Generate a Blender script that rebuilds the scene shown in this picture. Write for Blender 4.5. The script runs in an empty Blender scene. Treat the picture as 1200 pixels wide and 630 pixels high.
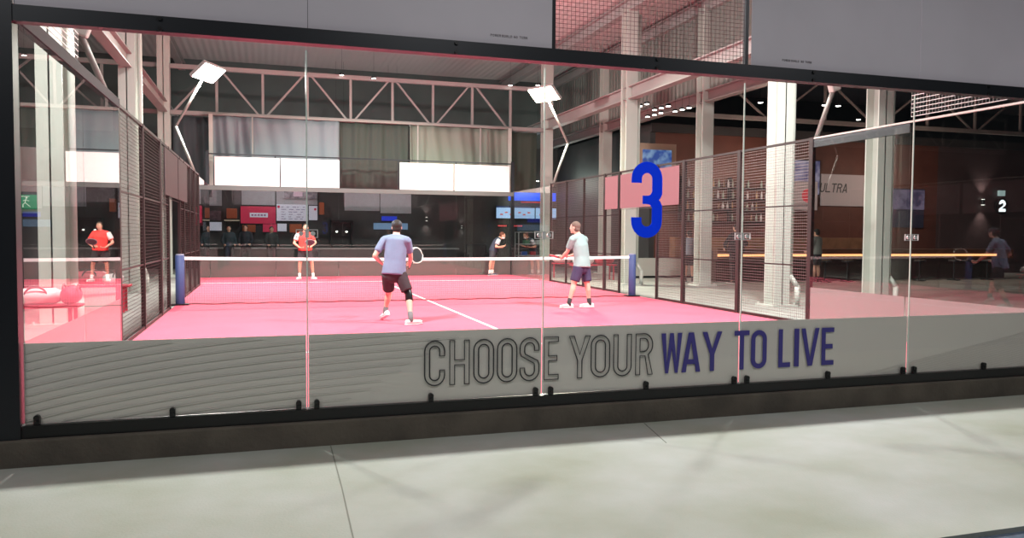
import bpy, bmesh, math, random
from mathutils import Vector, Matrix, Quaternion
random.seed(7)
PI = math.pi
S = bpy.context.scene
COL = S.collection

# ------------------------------------------------------------------ camera, world, exposure
YAW, PITCH, ROLL = 0.30496, -0.04376, 0.00645
cam_d = bpy.data.cameras.new('camera'); cam = bpy.data.objects.new('camera', cam_d); COL.objects.link(cam)
fw = Vector((math.sin(YAW)*math.cos(PITCH), math.cos(YAW)*math.cos(PITCH), math.sin(PITCH)))
rt = Vector((math.cos(YAW), -math.sin(YAW), 0)); up = rt.cross(fw)
r2 = rt*math.cos(ROLL) + up*math.sin(ROLL); u2 = -rt*math.sin(ROLL) + up*math.cos(ROLL)
M = Matrix((r2, u2, -fw)).transposed().to_4x4(); M.translation = (1.68668, -6.55826, 1.4215)
cam.matrix_world = M
cam_d.sensor_width = 36; cam_d.lens = 917.1*36/1200; cam_d.clip_start = .05; cam_d.clip_end = 300
S.camera = cam
S.view_settings.view_transform = 'Standard'; S.view_settings.look = 'None'
S.view_settings.exposure = 0.0; S.view_settings.gamma = 1; S.view_settings.use_curve_mapping = False
w = bpy.data.worlds.new('world'); S.world = w; w.use_nodes = True
w.node_tree.nodes['Background'].inputs[0].default_value = (.55, .6, .7, 1)
w.node_tree.nodes['Background'].inputs[1].default_value = .05
try:
    S.cycles.transparent_max_bounces = 40; S.cycles.max_bounces = 8; S.cycles.glossy_bounces = 5
    S.cycles.diffuse_bounces = 3; S.cycles.use_denoising = True; S.cycles.sample_clamp_indirect = 6
except Exception: pass
FLOOD_W = 1250; FILL_W = .62

def light(kind, name, loc, power, color, size=.5, size_y=None, aim=None, spread=None):
    d = bpy.data.lights.new(name, kind); o = bpy.data.objects.new(name, d); COL.objects.link(o)
    o.location = loc; d.energy = power; d.color = color
    if kind == 'AREA':
        d.shape = 'RECTANGLE'; d.size = size; d.size_y = size_y or size
        if spread: d.spread = spread
    else: d.shadow_soft_size = size
    if aim is not None:
        o.rotation_euler = (Vector(aim)-Vector(loc)).to_track_quat('-Z', 'Y').to_euler()
    return o
# the four court floodlights (their housings are built with the poles further down)
FLOODS = [((.25, 16, 5.7), (1, .98, .93), 1), ((9.78, 16, 5.7), (1, .98, .82), 1), ((.25, 4, 6.5), (1, .98, .95), 1), ((9.78, 4, 6.5), (1, .98, .95), 1)]
for p, c, k in FLOODS:
    sx = 1 if p[0] < 5 else -1; sy = 1 if p[1] < 10 else -1
    aim = (p[0]+sx*4.2, p[1]+sy*2.2, 0)
    d = (Vector(aim)-Vector(p)).normalized()
    light('AREA', 'floodlight_lamp', Vector(p)+d*.075, FLOOD_W*k, c, .90, .46, aim)

# ------------------------------------------------------------------ materials
def nodes(m): return m.node_tree.nodes, m.node_tree.links
def mat(name, col, rough=.6, metal=0, noise=0, nscale=8, bump=0, bscale=40, emit=None, estr=0, col2=None, spec=.5, stretch=None):
    m = bpy.data.materials.new(name); m.use_nodes = True; n, l = nodes(m); b = n['Principled BSDF']
    b.inputs['Base Color'].default_value = (*col, 1); b.inputs['Roughness'].default_value = rough
    b.inputs['Metallic'].default_value = metal; b.inputs['Specular IOR Level'].default_value = spec
    tc = n.new('ShaderNodeTexCoord'); mp = n.new('ShaderNodeMapping'); l.new(tc.outputs['Object'], mp.inputs[0])
    if stretch: mp.inputs['Scale'].default_value = stretch
    if noise or col2:
        t = n.new('ShaderNodeTexNoise'); t.inputs['Scale'].default_value = nscale; t.inputs['Detail'].default_value = 6
        l.new(mp.outputs[0], t.inputs['Vector'])
        r = n.new('ShaderNodeValToRGB'); r.color_ramp.elements[0].position = .32; r.color_ramp.elements[1].position = .68
        c2 = col2 or tuple(c*(1-noise) for c in col)
        r.color_ramp.elements[0].color = (*c2, 1); r.color_ramp.elements[1].color = (*col, 1)
        l.new(t.outputs['Fac'], r.inputs[0]); l.new(r.outputs[0], b.inputs['Base Color'])
    if bump:
        t = n.new('ShaderNodeTexNoise'); t.inputs['Scale'].default_value = bscale; l.new(mp.outputs[0], t.inputs['Vector'])
        u = n.new('ShaderNodeBump'); u.inputs['Strength'].default_value = bump; u.inputs['Distance'].default_value = .02
        l.new(t.outputs['Fac'], u.inputs['Height']); l.new(u.outputs[0], b.inputs['Normal'])
    if emit:
        b.inputs['Emission Color'].default_value = (*emit, 1); b.inputs['Emission Strength'].default_value = estr
    return m
def glass_mat(name, tint=(.955, .965, .955), k=1.25, milk=0):
    m = bpy.data.materials.new(name); m.use_nodes = True; n, l = nodes(m); n.clear()
    out = n.new('ShaderNodeOutputMaterial'); mix = n.new('ShaderNodeMixShader'); tr = n.new('ShaderNodeBsdfTransparent')
    gl = n.new('ShaderNodeBsdfAnisotropic') if False else n.new('ShaderNodeBsdfGlossy')
    fr = n.new('ShaderNodeFresnel'); fr.inputs[0].default_value = 1.5
    geo = n.new('ShaderNodeNewGeometry'); inv = n.new('ShaderNodeMath'); inv.operation = 'SUBTRACT'; inv.inputs[0].default_value = 1
    l.new(geo.outputs['Backfacing'], inv.inputs[1])
    a = n.new('ShaderNodeMath'); a.operation = 'MULTIPLY'; l.new(fr.outputs[0], a.inputs[0]); l.new(inv.outputs[0], a.inputs[1])
    c = n.new('ShaderNodeMath'); c.operation = 'MULTIPLY'; c.inputs[1].default_value = k; c.use_clamp = True; l.new(a.outputs[0], c.inputs[0])
    tr.inputs[0].default_value = (*tint, 1); gl.inputs['Roughness'].default_value = .0; gl.inputs['Color'].default_value = (1, 1, 1, 1)
    l.new(c.outputs[0], mix.inputs[0]); l.new(tr.outputs[0], mix.inputs[1]); l.new(gl.outputs[0], mix.inputs[2])
    l.new(mix.outputs[0], out.inputs[0]); return m
def wave_banner(name, base, line, scale, rot, thick=.9, dist=3, offs=(0, 0, 0)):
    m = mat(name, base, .55); n, l = nodes(m); b = n['Principled BSDF']
    tc = n.new('ShaderNodeTexCoord'); mp = n.new('ShaderNodeMapping'); mp.inputs['Rotation'].default_value = rot; mp.inputs['Location'].default_value = offs
    w_ = n.new('ShaderNodeTexWave'); w_.wave_type = 'BANDS'; w_.bands_direction = 'Z'; w_.inputs['Scale'].default_value = scale
    w_.inputs['Distortion'].default_value = dist; w_.inputs['Detail'].default_value = 0; w_.inputs['Detail Scale'].default_value = .25
    r = n.new('ShaderNodeValToRGB'); r.color_ramp.elements[0].position = thick; r.color_ramp.elements[0].color = (*base, 1)
    r.color_ramp.elements[1].position = min(.999, thick+.06); r.color_ramp.elements[1].color = (*line, 1)
    l.new(tc.outputs['Object'], mp.inputs[0]); l.new(mp.outputs[0], w_.inputs['Vector']); l.new(w_.outputs['Fac'], r.inputs[0]); l.new(r.outputs[0], b.inputs['Base Color'])
    return m
TURF = mat('pink_turf', (.74, .115, .182), .85, noise=.10, nscale=1.4, bump=.25, bscale=160, spec=.2)
LINE = mat('white_line', (.85, .85, .85), .7)
CONC = mat('sidewalk_concrete', (.42, .445, .425), .8, col2=(.30, .325, .26), nscale=.9, bump=.12, bscale=60)
HALLF = mat('hall_concrete', (.40, .42, .39), .55, col2=(.30, .31, .29), nscale=1.1, bump=.05)
CURB = mat('curb_concrete', (.13, .11, .09), .9, col2=(.08, .068, .058), nscale=3, bump=.3, bscale=30)  # base tone lowered for the shade falling on the curb
ASPH = mat('slate_asphalt', (.10, .14, .20), .9, noise=.3, nscale=30)
BLACK = mat('black_steel', (.012, .012, .014), .35, .3)
FRAME = mat('frame_steel', (.02, .022, .028), .4, .4)
BROWN = mat('fence_brown', (.032, .018, .018), .5, .2)
WIRE = mat('fence_wire', (.26, .23, .22), .45, .4); WIRE_LIT = mat('lit_wire', (.75, .74, .72), .4, .2)  # second wire: lamplight on the upper side mesh is put into its colour
WHITE_ST = mat('white_steel', (.58, .61, .56), .45, noise=.06, nscale=3); BEAM_DIM = mat('beam_dimmed', (.34, .31, .30), .5, noise=.1, nscale=2)  # beams: white steel with the dim pinkish light up high mixed in
GLASS = glass_mat('clear_glass')
EDGE = mat('glass_edge', (.75, .85, .78), .2, emit=None)
CHROME = mat('satin_steel', (.75, .75, .75), .4, .3)
VPLAIN = mat('grey_vinyl_plain', (.80, .735, .715), .55); VINYL = VINYL2 = VPLAIN
VSIDE = mat('side_vinyl', (.31, .345, .335), .6); VLINE = mat('grey_line_print', (.33, .31, .31), .6); VLINE2 = mat('pale_line_print', (.52, .49, .475), .6)
VDARK = mat('dark_vinyl', (.10, .095, .088), .6)
BANNER = mat('white_banner', (.64, .60, .67), .55, col2=(.56, .525, .585), nscale=.6)
BWHITE = mat('bright_banner', (.93, .93, .93), .6)
NAVY = mat('navy_print', (.055, .045, .26), .5)
BLACKP = mat('black_print', (.03, .03, .035), .5)
BLUE3 = mat('blue_print', (.0, .10, .95), .45)
def film(name, c, tr=.5):
    m = mat(name, c, .45); n, l = nodes(m); b = n['Principled BSDF']; t = n.new('ShaderNodeBsdfTranslucent'); t.inputs[0].default_value = (*c, 1)
    x = n.new('ShaderNodeMixShader'); x.inputs[0].default_value = tr; l.new(b.outputs[0], x.inputs[1]); l.new(t.outputs[0], x.inputs[2]); l.new(x.outputs[0], n['Material Output'].inputs[0]); return m
BLUE3 = film('blue_film', (.0, .095, .85), .42)
POSTB = mat('blue_padding', (.05, .08, .22), .6)
TAPE = mat('white_tape', (.88, .88, .86), .6)
NET = mat('net_cord', (.10, .08, .085), .7)
DARKWALL = mat('dark_wall', (.052, .05, .05), .6, noise=.3, nscale=1)
UPWALL = mat('upper_wall', (.10, .12, .115), .7, noise=.2, nscale=1)
BROWNWALL = mat('brown_bar_wall', (.15, .052, .035), .6, noise=.25, nscale=1.5)
WOOD = mat('counter_wood', (.16, .07, .035), .5, noise=.3, nscale=4)
def corr(name, c, axis, sc, st=.8):
    m = mat(name, c, .6); n, l = nodes(m); b = n['Principled BSDF']
    tc = n.new('ShaderNodeTexCoord'); w_ = n.new('ShaderNodeTexWave'); w_.bands_direction = axis; w_.inputs['Scale'].default_value = sc
    u = n.new('ShaderNodeBump'); u.inputs['Strength'].default_value = st; u.inputs['Distance'].default_value = .05
    l.new(tc.outputs['Object'], w_.inputs['Vector']); l.new(w_.outputs['Fac'], u.inputs['Height']); l.new(u.outputs[0], b.inputs['Normal']); return m
ROOF = corr('roof_sheet', (.58, .52, .51), 'X', 1.3, .25)
CLAD = corr('cladding_sheet', (.20, .20, .18), 'Y', 1.3)
SKIN = mat('skin', (.60, .33, .23), .55); SKIN2 = mat('skin_pale', (.70, .42, .33), .55)

# ------------------------------------------------------------------ helpers
class MB:
    def __init__(s): s.bm = bmesh.new()
    def box(s, c, d, rot=None):
        r = bmesh.ops.create_cube(s.bm, size=1)['verts']
        for v in r:
            q = Vector((v.co.x*d[0], v.co.y*d[1], v.co.z*d[2]))
            if rot is not None: q = rot @ q
            v.co = q + Vector(c)
        return s
    def span(s, a, b): # box between two corners
        a = Vector(a); b = Vector(b); return s.box((a+b)/2, [abs(q) for q in (b-a)])
    def bar(s, a, b, w, h=None, roll=0):
        a = Vector(a); b = Vector(b); d = b-a; q = d.to_track_quat('Z', 'Y').to_matrix() @ Matrix.Rotation(roll, 3, 'Z')
        return s.box((a+b)/2, (w, h or w, d.length), q)
    def cyl(s, a, b, r0, r1=None, n=16):
        a = Vector(a); b = Vector(b); d = b-a
        m = Matrix.Translation((a+b)/2) @ d.to_track_quat('Z', 'Y').to_matrix().to_4x4()
        bmesh.ops.create_cone(s.bm, cap_ends=True, segments=n, radius1=r0, radius2=r0 if r1 is None else r1, depth=d.length, matrix=m); return s
    def ell(s, c, r, rot=None, n=16):
        m = Matrix.Translation(Vector(c)) @ (rot.to_4x4() if rot is not None else Matrix.Identity(4)) @ Matrix.Diagonal((*r, 1))
        bmesh.ops.create_uvsphere(s.bm, u_segments=n, v_segments=max(8, n*3//4), radius=1, matrix=m); return s
    def loft(s, rings, side, n=18, flat=0):
        """rings: (point, a, b); a along side, b across; rounded ends"""
        P = [Vector(r[0]) for r in rings]; side = Vector(side).normalized(); loops = []
        def ring(p, t, a, b):
            x = (side - t*side.dot(t)).normalized(); y = t.cross(x); vs = []
            for i in range(n):
                th = 2*PI*i/n; vs.append(s.bm.verts.new(p + x*a*math.cos(th) + y*b*math.sin(th)))
            return vs
        T = []
        for i in range(len(P)):
            q = P[min(i+1, len(P)-1)]-P[max(i-1, 0)]; T.append(q.normalized())
        def capr(i, sgn):
            p, a, b = P[i], rings[i][1], rings[i][2]; e = min(a, b)*(.6 if not flat else .12); out = []
            for f in (.35, .7, .92):
                out.append(ring(p + T[i]*sgn*e*f, T[i], a*math.sqrt(1-f*f), b*math.sqrt(1-f*f)))
            return out
        c0 = capr(0, -1); c1 = capr(len(P)-1, 1)
        loops = c0[::-1] + [ring(P[i], T[i], rings[i][1], rings[i][2]) for i in range(len(P))] + c1
        for A, B in zip(loops, loops[1:]):
            for i in range(n): s.bm.faces.new((A[i], A[(i+1) % n], B[(i+1) % n], B[i]))
        s.bm.faces.new(loops[0][::-1]); s.bm.faces.new(loops[-1]); return s
    def tube(s, pts, r, n=10):
        for a, b in zip(pts, pts[1:]): s.cyl(a, b, r, n=n)
        for p in pts[1:-1]: s.ell(p, (r, r, r), n=10)
        return s
    def grid(s, o, u, v, nu, nv, t, tv=None):   # wires: nu lines along v spaced along u, nv lines along u
        o = Vector(o); u = Vector(u); v = Vector(v)
        for i in range(nu+1): s.bar(o+u*i/nu, o+u*i/nu+v, tv or t)
        for j in range(nv+1): s.bar(o+v*j/nv, o+v*j/nv+u, t)
        return s
    def obj(s, name, m, parent=None, smooth=False, bevel=0):
        bmesh.ops.recalc_face_normals(s.bm, faces=s.bm.faces)
        me = bpy.data.meshes.new(name); s.bm.to_mesh(me); s.bm.free()
        for x in (m if isinstance(m, (list, tuple)) else [m]): me.materials.append(x)
        o = bpy.data.objects.new(name, me); COL.objects.link(o)
        if smooth:
            for p in me.polygons: p.use_smooth = True
        if bevel:
            b = o.modifiers.new('bevel', 'BEVEL'); b.width = bevel; b.segments = 2; b.limit_method = 'ANGLE'
        if parent is not None:
            o.parent = parent; o.matrix_parent_inverse = Matrix.Translation(-Vector(parent.location)) if parent.type == 'EMPTY' else Matrix.Identity(4)
        return o
def thing(name, label, cat, loc=(0, 0, 0), group=None):
    o = bpy.data.objects.new(name, None); COL.objects.link(o); o.location = loc; o.empty_display_size = .1
    o['label'] = label; o['category'] = cat
    if group: o['group'] = group
    return o
def tag(o, label, cat, group=None):
    o['label'] = label; o['category'] = cat
    if group: o['group'] = group
    return o
def struct(o, label=None):
    o['kind'] = 'structure'
    if label: o['label'] = label
    return o
def copy_tree(o, loc, label, group=None):
    """copy a thing that was built around its own empty at loc"""
    c = o.copy(); COL.objects.link(c); c.location = loc; c['label'] = label
    if group: c['group'] = group
    for ch in list(o.children):
        d = ch.copy(); COL.objects.link(d); d.parent = c
        for g in list(ch.children):
            e = g.copy(); COL.objects.link(e); e.parent = d
    return c

# ------------------------------------------------------------------ setting: floors, walls, roof
GY = -.12      # plane of the near glass
struct(MB().span((-34, .02, -.4), (46, 27, -.012)).obj('floor', HALLF), 'grey concrete hall floor around the pink court')
struct(MB().span((0, GY+.02, -.3), (10, 20, 0)).obj('floor', TURF), 'pink turf of the court')
struct(MB().span((-34, -3.14, -.5), (46, -.2, -.27)).obj('floor', CONC), 'grey green concrete walkway in front of the court')
struct(MB().span((-34, -14, -.5), (46, -3.14, -.30)).obj('floor', ASPH), 'dark slate paving past the edge of the walkway')
struct(MB().span((-34, -.22, -.5), (46, .02, -.075)).obj('trim_1', CURB, bevel=.012), 'worn concrete curb below the glass front, darkened for its shade')
j = MB()
for a, b in (((2.17, -.22), (2.16, -1.29)), ((2.16, -1.29), (2.12, -3.14)), ((4.94, -.22), (4.80, -.9))):
    j.bar((*a, -.2695), (*b, -.2695), .008, .0035)
struct(j.obj('trim_2', mat('joint_dark', (.19, .20, .17), .9)), 'thin expansion joints across the walkway')
# court lines
struct(MB().box((5, 10, .002), (.05, 13.9, .004)).obj('trim_3', LINE), 'white centre line of the court')
struct(MB().box((5, 16.95, .002), (10, .05, .004)).obj('trim_4', LINE), 'white far service line')
struct(MB().box((5, 3.05, .002), (10, .05, .004)).obj('trim_5', LINE), 'white near service line')
# back of the hall
struct(MB().span((-34, 27, -.4), (14.6, 27.3, 5.3)).obj('wall_back', DARKWALL), 'dark wall far behind the court')
struct(MB().span((-34, 27.02, 5.3), (46, 27.4, 8.4)).obj('wall_back', UPWALL), 'upper wall behind the roof trusses')
struct(MB().span((14.4, 18.0, -.4), (14.6, 27, 5.3)).obj('wall_right', DARKWALL))
struct(MB().span((14.6, 18.0, -.4), (27, 18.4, 5.0)).obj('wall_right', BROWNWALL), 'reddish brown wall behind the bar')
struct(MB().span((27, 18.0, -.4), (46, 18.4, 5.0)).obj('wall_right', mat('plum_wall', (.11, .07, .072), .6, noise=.3, nscale=.7)), 'dark plum wall right of the bar')
struct(MB().span((14.4, 17.9, 5.0), (46, 18.6, 5.3)).obj('trim_6', DARKWALL))
struct(MB().span((-34.3, -14, -.5), (-34, 27, 8.4)).obj('wall_left', DARKWALL))
struct(MB().span((46, -14, -.5), (46.3, 27, 8.4)).obj('wall_right', DARKWALL))
struct(MB().span((-34, -.3, 8.25), (46, 27, 8.4)).obj('ceiling', ROOF), 'corrugated roof sheets over the hall')
cl = MB(); cl.span((13.78, 2, 5.6), (13.86, 27, 7.85))
struct(cl.obj('wall_right', CLAD), 'dark corrugated cladding high on the right')

# ------------------------------------------------------------------ steel columns
def column(x, y, h, label, pipe=True):
    t = thing('steel_column', label, 'column', (x, y, -.012), 'white steel columns around the court')
    m = MB(); W = .36; f = .03
    m.span((x-W/2, y-W/2, 0), (x+W/2, y-W/2+f, h)); m.span((x-W/2, y+W/2-f, 0), (x+W/2, y+W/2, h)); m.span((x-.012, y-W/2, 0), (x+.012, y+W/2, h))
    m.obj('shaft', WHITE_ST, t)
    b = MB().span((x-.30, y-.30, -.012), (x+.30, y+.30, .03))
    for sx in (-1, 1):
        for sy in (-1, 1): b.cyl((x+sx*.25, y+sy*.25, .02), (x+sx*.25, y+sy*.25, .07), .02, n=8)
    b.obj('base_plate', WHITE_ST, t)
    if pipe:
        q = MB(); px = x+.27; py = y-.05
        q.tube([(px, py, h-.2), (px, py, .62), (px+.10, py-.12, .40), (px+.10, py-.12, .0)], .055, 14)
        q.obj('downpipe', WHITE_ST, t, smooth=True)
    return t
column(-1.4, 7, 7.95, 'white steel column left of the court, the nearest one', True)
column(-1.4, 14, 7.95, 'white steel column left of the court, second from the front')
column(-1.4, 21, 7.95, 'white steel column at the far left corner of the court', False)
column(11.72, 7.15, 7.95, 'bright white column right beside the right fence, with a bent downpipe')
column(11.72, 14.15, 7.95, 'white column behind the right net post and the blue number')
column(11.72, 21.1, 7.95, 'white column at the far right corner under the yellow floodlight', False)
column(13.75, 6.65, 7.95, 'white column on the right seen through the side glass')
column(13.75, 13.4, 7.95, 'pinkish column on the right in front of the bar bottles', False)
column(13.75, 20.3, 7.95, 'dim column far right, half hidden by the one at the net', False)
def ibeam(a, b, h, wd, name, label, m=BEAM_DIM):
    a = Vector(a); b = Vector(b); mb = MB(); d = b-a
    ax = Vector((0, 0, 1))
    mb.bar(a+ax*(h/2-.015), b+ax*(h/2-.015), wd, .03) if False else None
    L = d.length; q = d.to_track_quat('Y', 'Z').to_matrix()
    c = (a+b)/2
    mb.box(c, (.02, L, h), q); mb.box(c+ax*(h/2), (wd, L, .03), q); mb.box(c-ax*(h/2), (wd, L, .03), q)
    return tag(mb.obj(name, m), label, 'beam', 'steel beams under the roof')
ibeam((-1.4, .2, 5.45), (-1.4, 27, 5.45), .32, .24, 'steel_beam', 'white beam joining the columns left of the court')
ibeam((11.72, .2, 5.5), (11.72, 27, 5.5), .34, .26, 'steel_beam', 'lower beam along the right side of the court')
ibeam((13.75, .2, 5.4), (13.75, 27, 5.4), .30, .24, 'steel_beam', 'lower beam under the dark cladding on the right')
ibeam((-1.4, .2, 7.95), (-1.4, 27, 7.95), .3, .24, 'steel_beam', 'high beam under the roof left of the court')
ibeam((11.72, .2, 8.0), (11.72, 27, 8.0), .34, .26, 'steel_beam', 'high beam under the roof along the right side')
ibeam((13.75, .2, 7.98), (13.75, 27, 7.98), .34, .26, 'steel_beam', 'high beam above the dark cladding')
def truss(x0, x1, y, z0, z1, label, xa, step):
    t = thing('roof_truss', label, 'truss', (x0, y, z0), 'roof trusses across the hall')
    MB().span((x0, y-.07, z1-.07), (x1, y+.07, z1+.07)).obj('top_chord', BEAM_DIM, t)
    MB().span((x0, y-.07, z0-.07), (x1, y+.07, z0+.07)).obj('bottom_chord', BEAM_DIM, t)
    k = math.ceil((x0-xa)/step); x = xa+k*step
    while x < x1:
        MB().bar((x, y, z0), (x, y, z1), .08).obj('brace', BEAM_DIM, t)
        if x+step <= x1+.1:
            a, b = ((z0, z1) if k % 2 == 0 else (z1, z0))
            MB().bar((x+.1, y, a), (x+step-.1, y, b), .06).obj('brace', BEAM_DIM, t)
        x += step; k += 1
truss(-1.25, 11.6, 21.05, 5.3, 6.78, 'white lattice truss above the far end of the court', 1.63, 1.44)
truss(-14, -1.5, 21.05, 5.3, 6.78, 'dim lattice truss left of the court', -14, 1.8)
truss(13.9, 44, 17.0, 5.5, 7.0, 'dark lattice truss above the bar on the right', 13.9, 2.3)

# ------------------------------------------------------------------ court enclosure
def clip(x, z=0):
    m = MB(); m.box((x, GY-.022, z+.035), (.040, .03, .07)); m.cyl((x, GY-.040, z+.07), (x, GY-.006, z+.07), .021, n=14)
    m.cyl((x, GY-.052, z+.045), (x, GY-.036, z+.045), .009, n=8)
    return m
# near frame
fr = thing('steel_frame', 'black steel frame carrying the glass front of the court', 'frame', (0, GY, -.07))
MB().span((-.15, GY-.07, -.10), (-.005, GY+.07, 4.05)).obj('post', FRAME, fr)
MB().span((10.005, GY-.07, -.10), (10.15, GY+.07, 4.05)).obj('post', FRAME, fr)
MB().span((-.005, GY-.06, 2.905), (10.005, GY+.05, 3.02)).obj('top_beam', FRAME, fr)
MB().span((-.005, GY-.05, -.075), (10.005, GY+.05, .018)).obj('bottom_rail', BLACK, fr)
MB().span((-.005, GY-.03, 3.98), (10.005, GY+.03, 4.04)).obj('mesh_rail', FRAME, fr)
for x in (2.0, 4.07, 6.0, 8.0): MB().span((x-.018, GY-.02, 3.02), (x+.018, GY+.02, 3.98)).obj('mesh_post', FRAME, fr)
MB().grid((4.09, GY, 3.03), (1.89, 0, 0), (0, 0, .94), 50, 25, .0032).obj('wire_mesh', mat('mesh_rust', (.07, .035, .035), .5), fr)
for i, x in enumerate((.95, 3.2, 5.05, 6.72, 8.9)):
    [MB().cyl((x, GY-.075, z_), (x, GY-.058, z_), .017, n=10).obj('bolt', BLACK, fr) for z_ in (3.0, 2.925)]

# lettering -----------------------------------------------------------------
def arc(cx, cy, r, a0, a1, n=10, ry=None):
    return [(cx+r*math.cos(math.radians(a0+(a1-a0)*i/n)), cy+(ry or r)*math.sin(math.radians(a0+(a1-a0)*i/n))) for i in range(n+1)]
def glyph(c, w, h, t):
    R = w/2; ri = R-t; top = h-R
    if c == 'O': return [arc(R, top, R, 0, 180)+arc(R, R, R, 180, 360), arc(R, top, ri, 0, 180)+arc(R, R, ri, 180, 360)]
    if c == 'C': return [[(w, .66*h)]+arc(R, top, R, 0, 180)+arc(R, R, R, 180, 360)+[(w, .34*h), (w-t, .34*h)]+arc(R, R, ri, 0, -180)+arc(R, top, ri, 180, 0)+[(w-t, .66*h)]]
    if c == 'U': return [[(0, h)]+arc(R, R, R, 180, 360)+[(w, h), (w-t, h)]+arc(R, R, ri, 0, -180)+[(t, h)]]
    if c == 'S':
        return [[(w, .70*h)]+arc(R, top, R, 0, 180)+[(0, .66*h), (.06*w, .58*h), (w-t-.02*w, .40*h), (w-t, .34*h)]+arc(R, R, ri, 0, -180)+[(t, .30*h), (0, .30*h)]+arc(R, R, R, 180, 360)+[(w, .37*h), (w-.07*w, .46*h), (t+.03*w, .62*h), (t, .68*h)]+arc(R, top, ri, 180, 0)+[(w-t, .70*h)]]
    if c == 'H': return [[(0, 0), (0, h), (t, h), (t, h/2+t/2), (w-t, h/2+t/2), (w-t, h), (w, h), (w, 0), (w-t, 0), (w-t, h/2-t/2), (t, h/2-t/2), (t, 0)]]
    if c == 'E': return [[(0, 0), (0, h), (w, h), (w, h-t), (t, h-t), (t, h/2+t/2), (w*.9, h/2+t/2), (w*.9, h/2-t/2), (t, h/2-t/2), (t, t), (w, t), (w, 0)]]
    if c == 'L': return [[(0, 0), (0, h), (t, h), (t, t), (w, t), (w, 0)]]
    if c == 'I': return [[(0, 0), (0, h), (w, h), (w, 0)]]
    if c == 'T': return [[(0, h), (w, h), (w, h-t), (R+t/2, h-t), (R+t/2, 0), (R-t/2, 0), (R-t/2, h-t), (0, h-t)]]
    if c == 'V': return [[(0, h), (t*1.05, h), (R, .22*h), (w-t*1.05, h), (w, h), (R+t*.55, 0), (R-t*.55, 0)]]
    if c == 'Y': return [[(0, h), (t*1.1, h), (R, .56*h), (w-t*1.1, h), (w, h), (R+t/2, .42*h), (R+t/2, 0), (R-t/2, 0), (R-t/2, .42*h)]]
    if c == 'A': return [[(0, 0), (R-t*.6, h), (R+t*.6, h), (w, 0), (w-t*1.05, 0), (w-t*1.25, .2*h), (t*1.25, .2*h), (t*1.05, 0)], [(t*1.55, .2*h+t), (w-t*1.55, .2*h+t), (R, .78*h)]]
    if c == 'W': return [[(0, h), (t, h), (.27*w, .24*h), (R-t*.42, h), (R+t*.42, h), (.73*w, .24*h), (w-t, h), (w, h), (.80*w, 0), (.66*w, 0), (R, .62*h), (.34*w, 0), (.20*w, 0)]]
    if c == 'R':
        q = .27*h; cy = h-q
        return [[(0, 0), (0, h), (w*.5, h)]+arc(w*.5, cy, w*.5, 90, -35, 10, q)+[(w*.74, h-2*q+.01), (w, 0), (w-t*1.1, 0), (w*.55, h-2*q), (t, h-2*q), (t, 0)],
                [(t, h-2*q+t), (t, h-t), (w*.5, h-t)]+arc(w*.5, cy, w*.5-t, 90, -90, 10, q-t)]
    if c == 'P':
        q = .27*h; cy = h-q
        return [[(0, 0), (0, h), (w*.5, h)]+arc(w*.5, cy, w*.5, 90, -90, 10, q)+[(t, h-2*q), (t, 0)], [(t, h-2*q+t), (t, h-t), (w*.5, h-t)]+arc(w*.5, cy, w*.5-t, 90, -90, 8, q-t)]
    if c == 'D': return [[(0, 0), (0, h), (w*.45, h)]+arc(w*.45, h/2, w*.55, 90, -90, 12, h/2), [(t, t), (t, h-t), (w*.45, h-t)]+arc(w*.45, h/2, w*.55-t, 90, -90, 12, h/2-t)]
    if c == 'N': return [[(0, 0), (0, h), (t, h), (w-t, .35*h), (w-t, h), (w, h), (w, 0), (w-t, 0), (t, .65*h), (t, 0)]]
    if c == 'X': return [[(0, 0), (R-t*.6, h/2), (0, h), (t*1.1, h), (R, .62*h), (w-t*1.1, h), (w, h), (R+t*.6, h/2), (w, 0), (w-t*1.1, 0), (R, .38*h), (t*1.1, 0)]]
    if c == '3':
        k = .07*h
        return [[(0, .72*h)]+arc(R, top, R, 180, 0, 14)+[(w, .575*h), (w-.22*t, h/2+.012*h), (w-.35*t, h/2), (w-.22*t, h/2-.012*h), (w, .425*h)]+arc(R, R, R, 0, -180, 14)+[(0, .27*h), (t, .27*h)]+arc(R, R, ri, 180, 360, 12)+[(w-t, .395*h), (w-t-.06*w, .435*h), (w-t-.15*w, .445*h), (.36*w, .445*h), (.36*w, .555*h), (w-t-.15*w, .555*h), (w-t-.06*w, .565*h), (w-t, .605*h)]+arc(R, top, ri, 0, 180, 12)+[(t, .72*h)]]
    if c == '2':
        return [[(0, .68*h)]+arc(R, top, R, 180, 0)+[(w, .62*h), (.9*w, .5*h), (t*1.1, t), (w, t), (w, 0), (0, 0), (0, t*.9), (w-t-.02*w, .52*h), (w-t, .62*h)]+arc(R, top, ri, 0, 180)+[(t, .68*h)]]
    return [[(0, 0), (w, 0), (w, t), (0, t)]]
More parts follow.
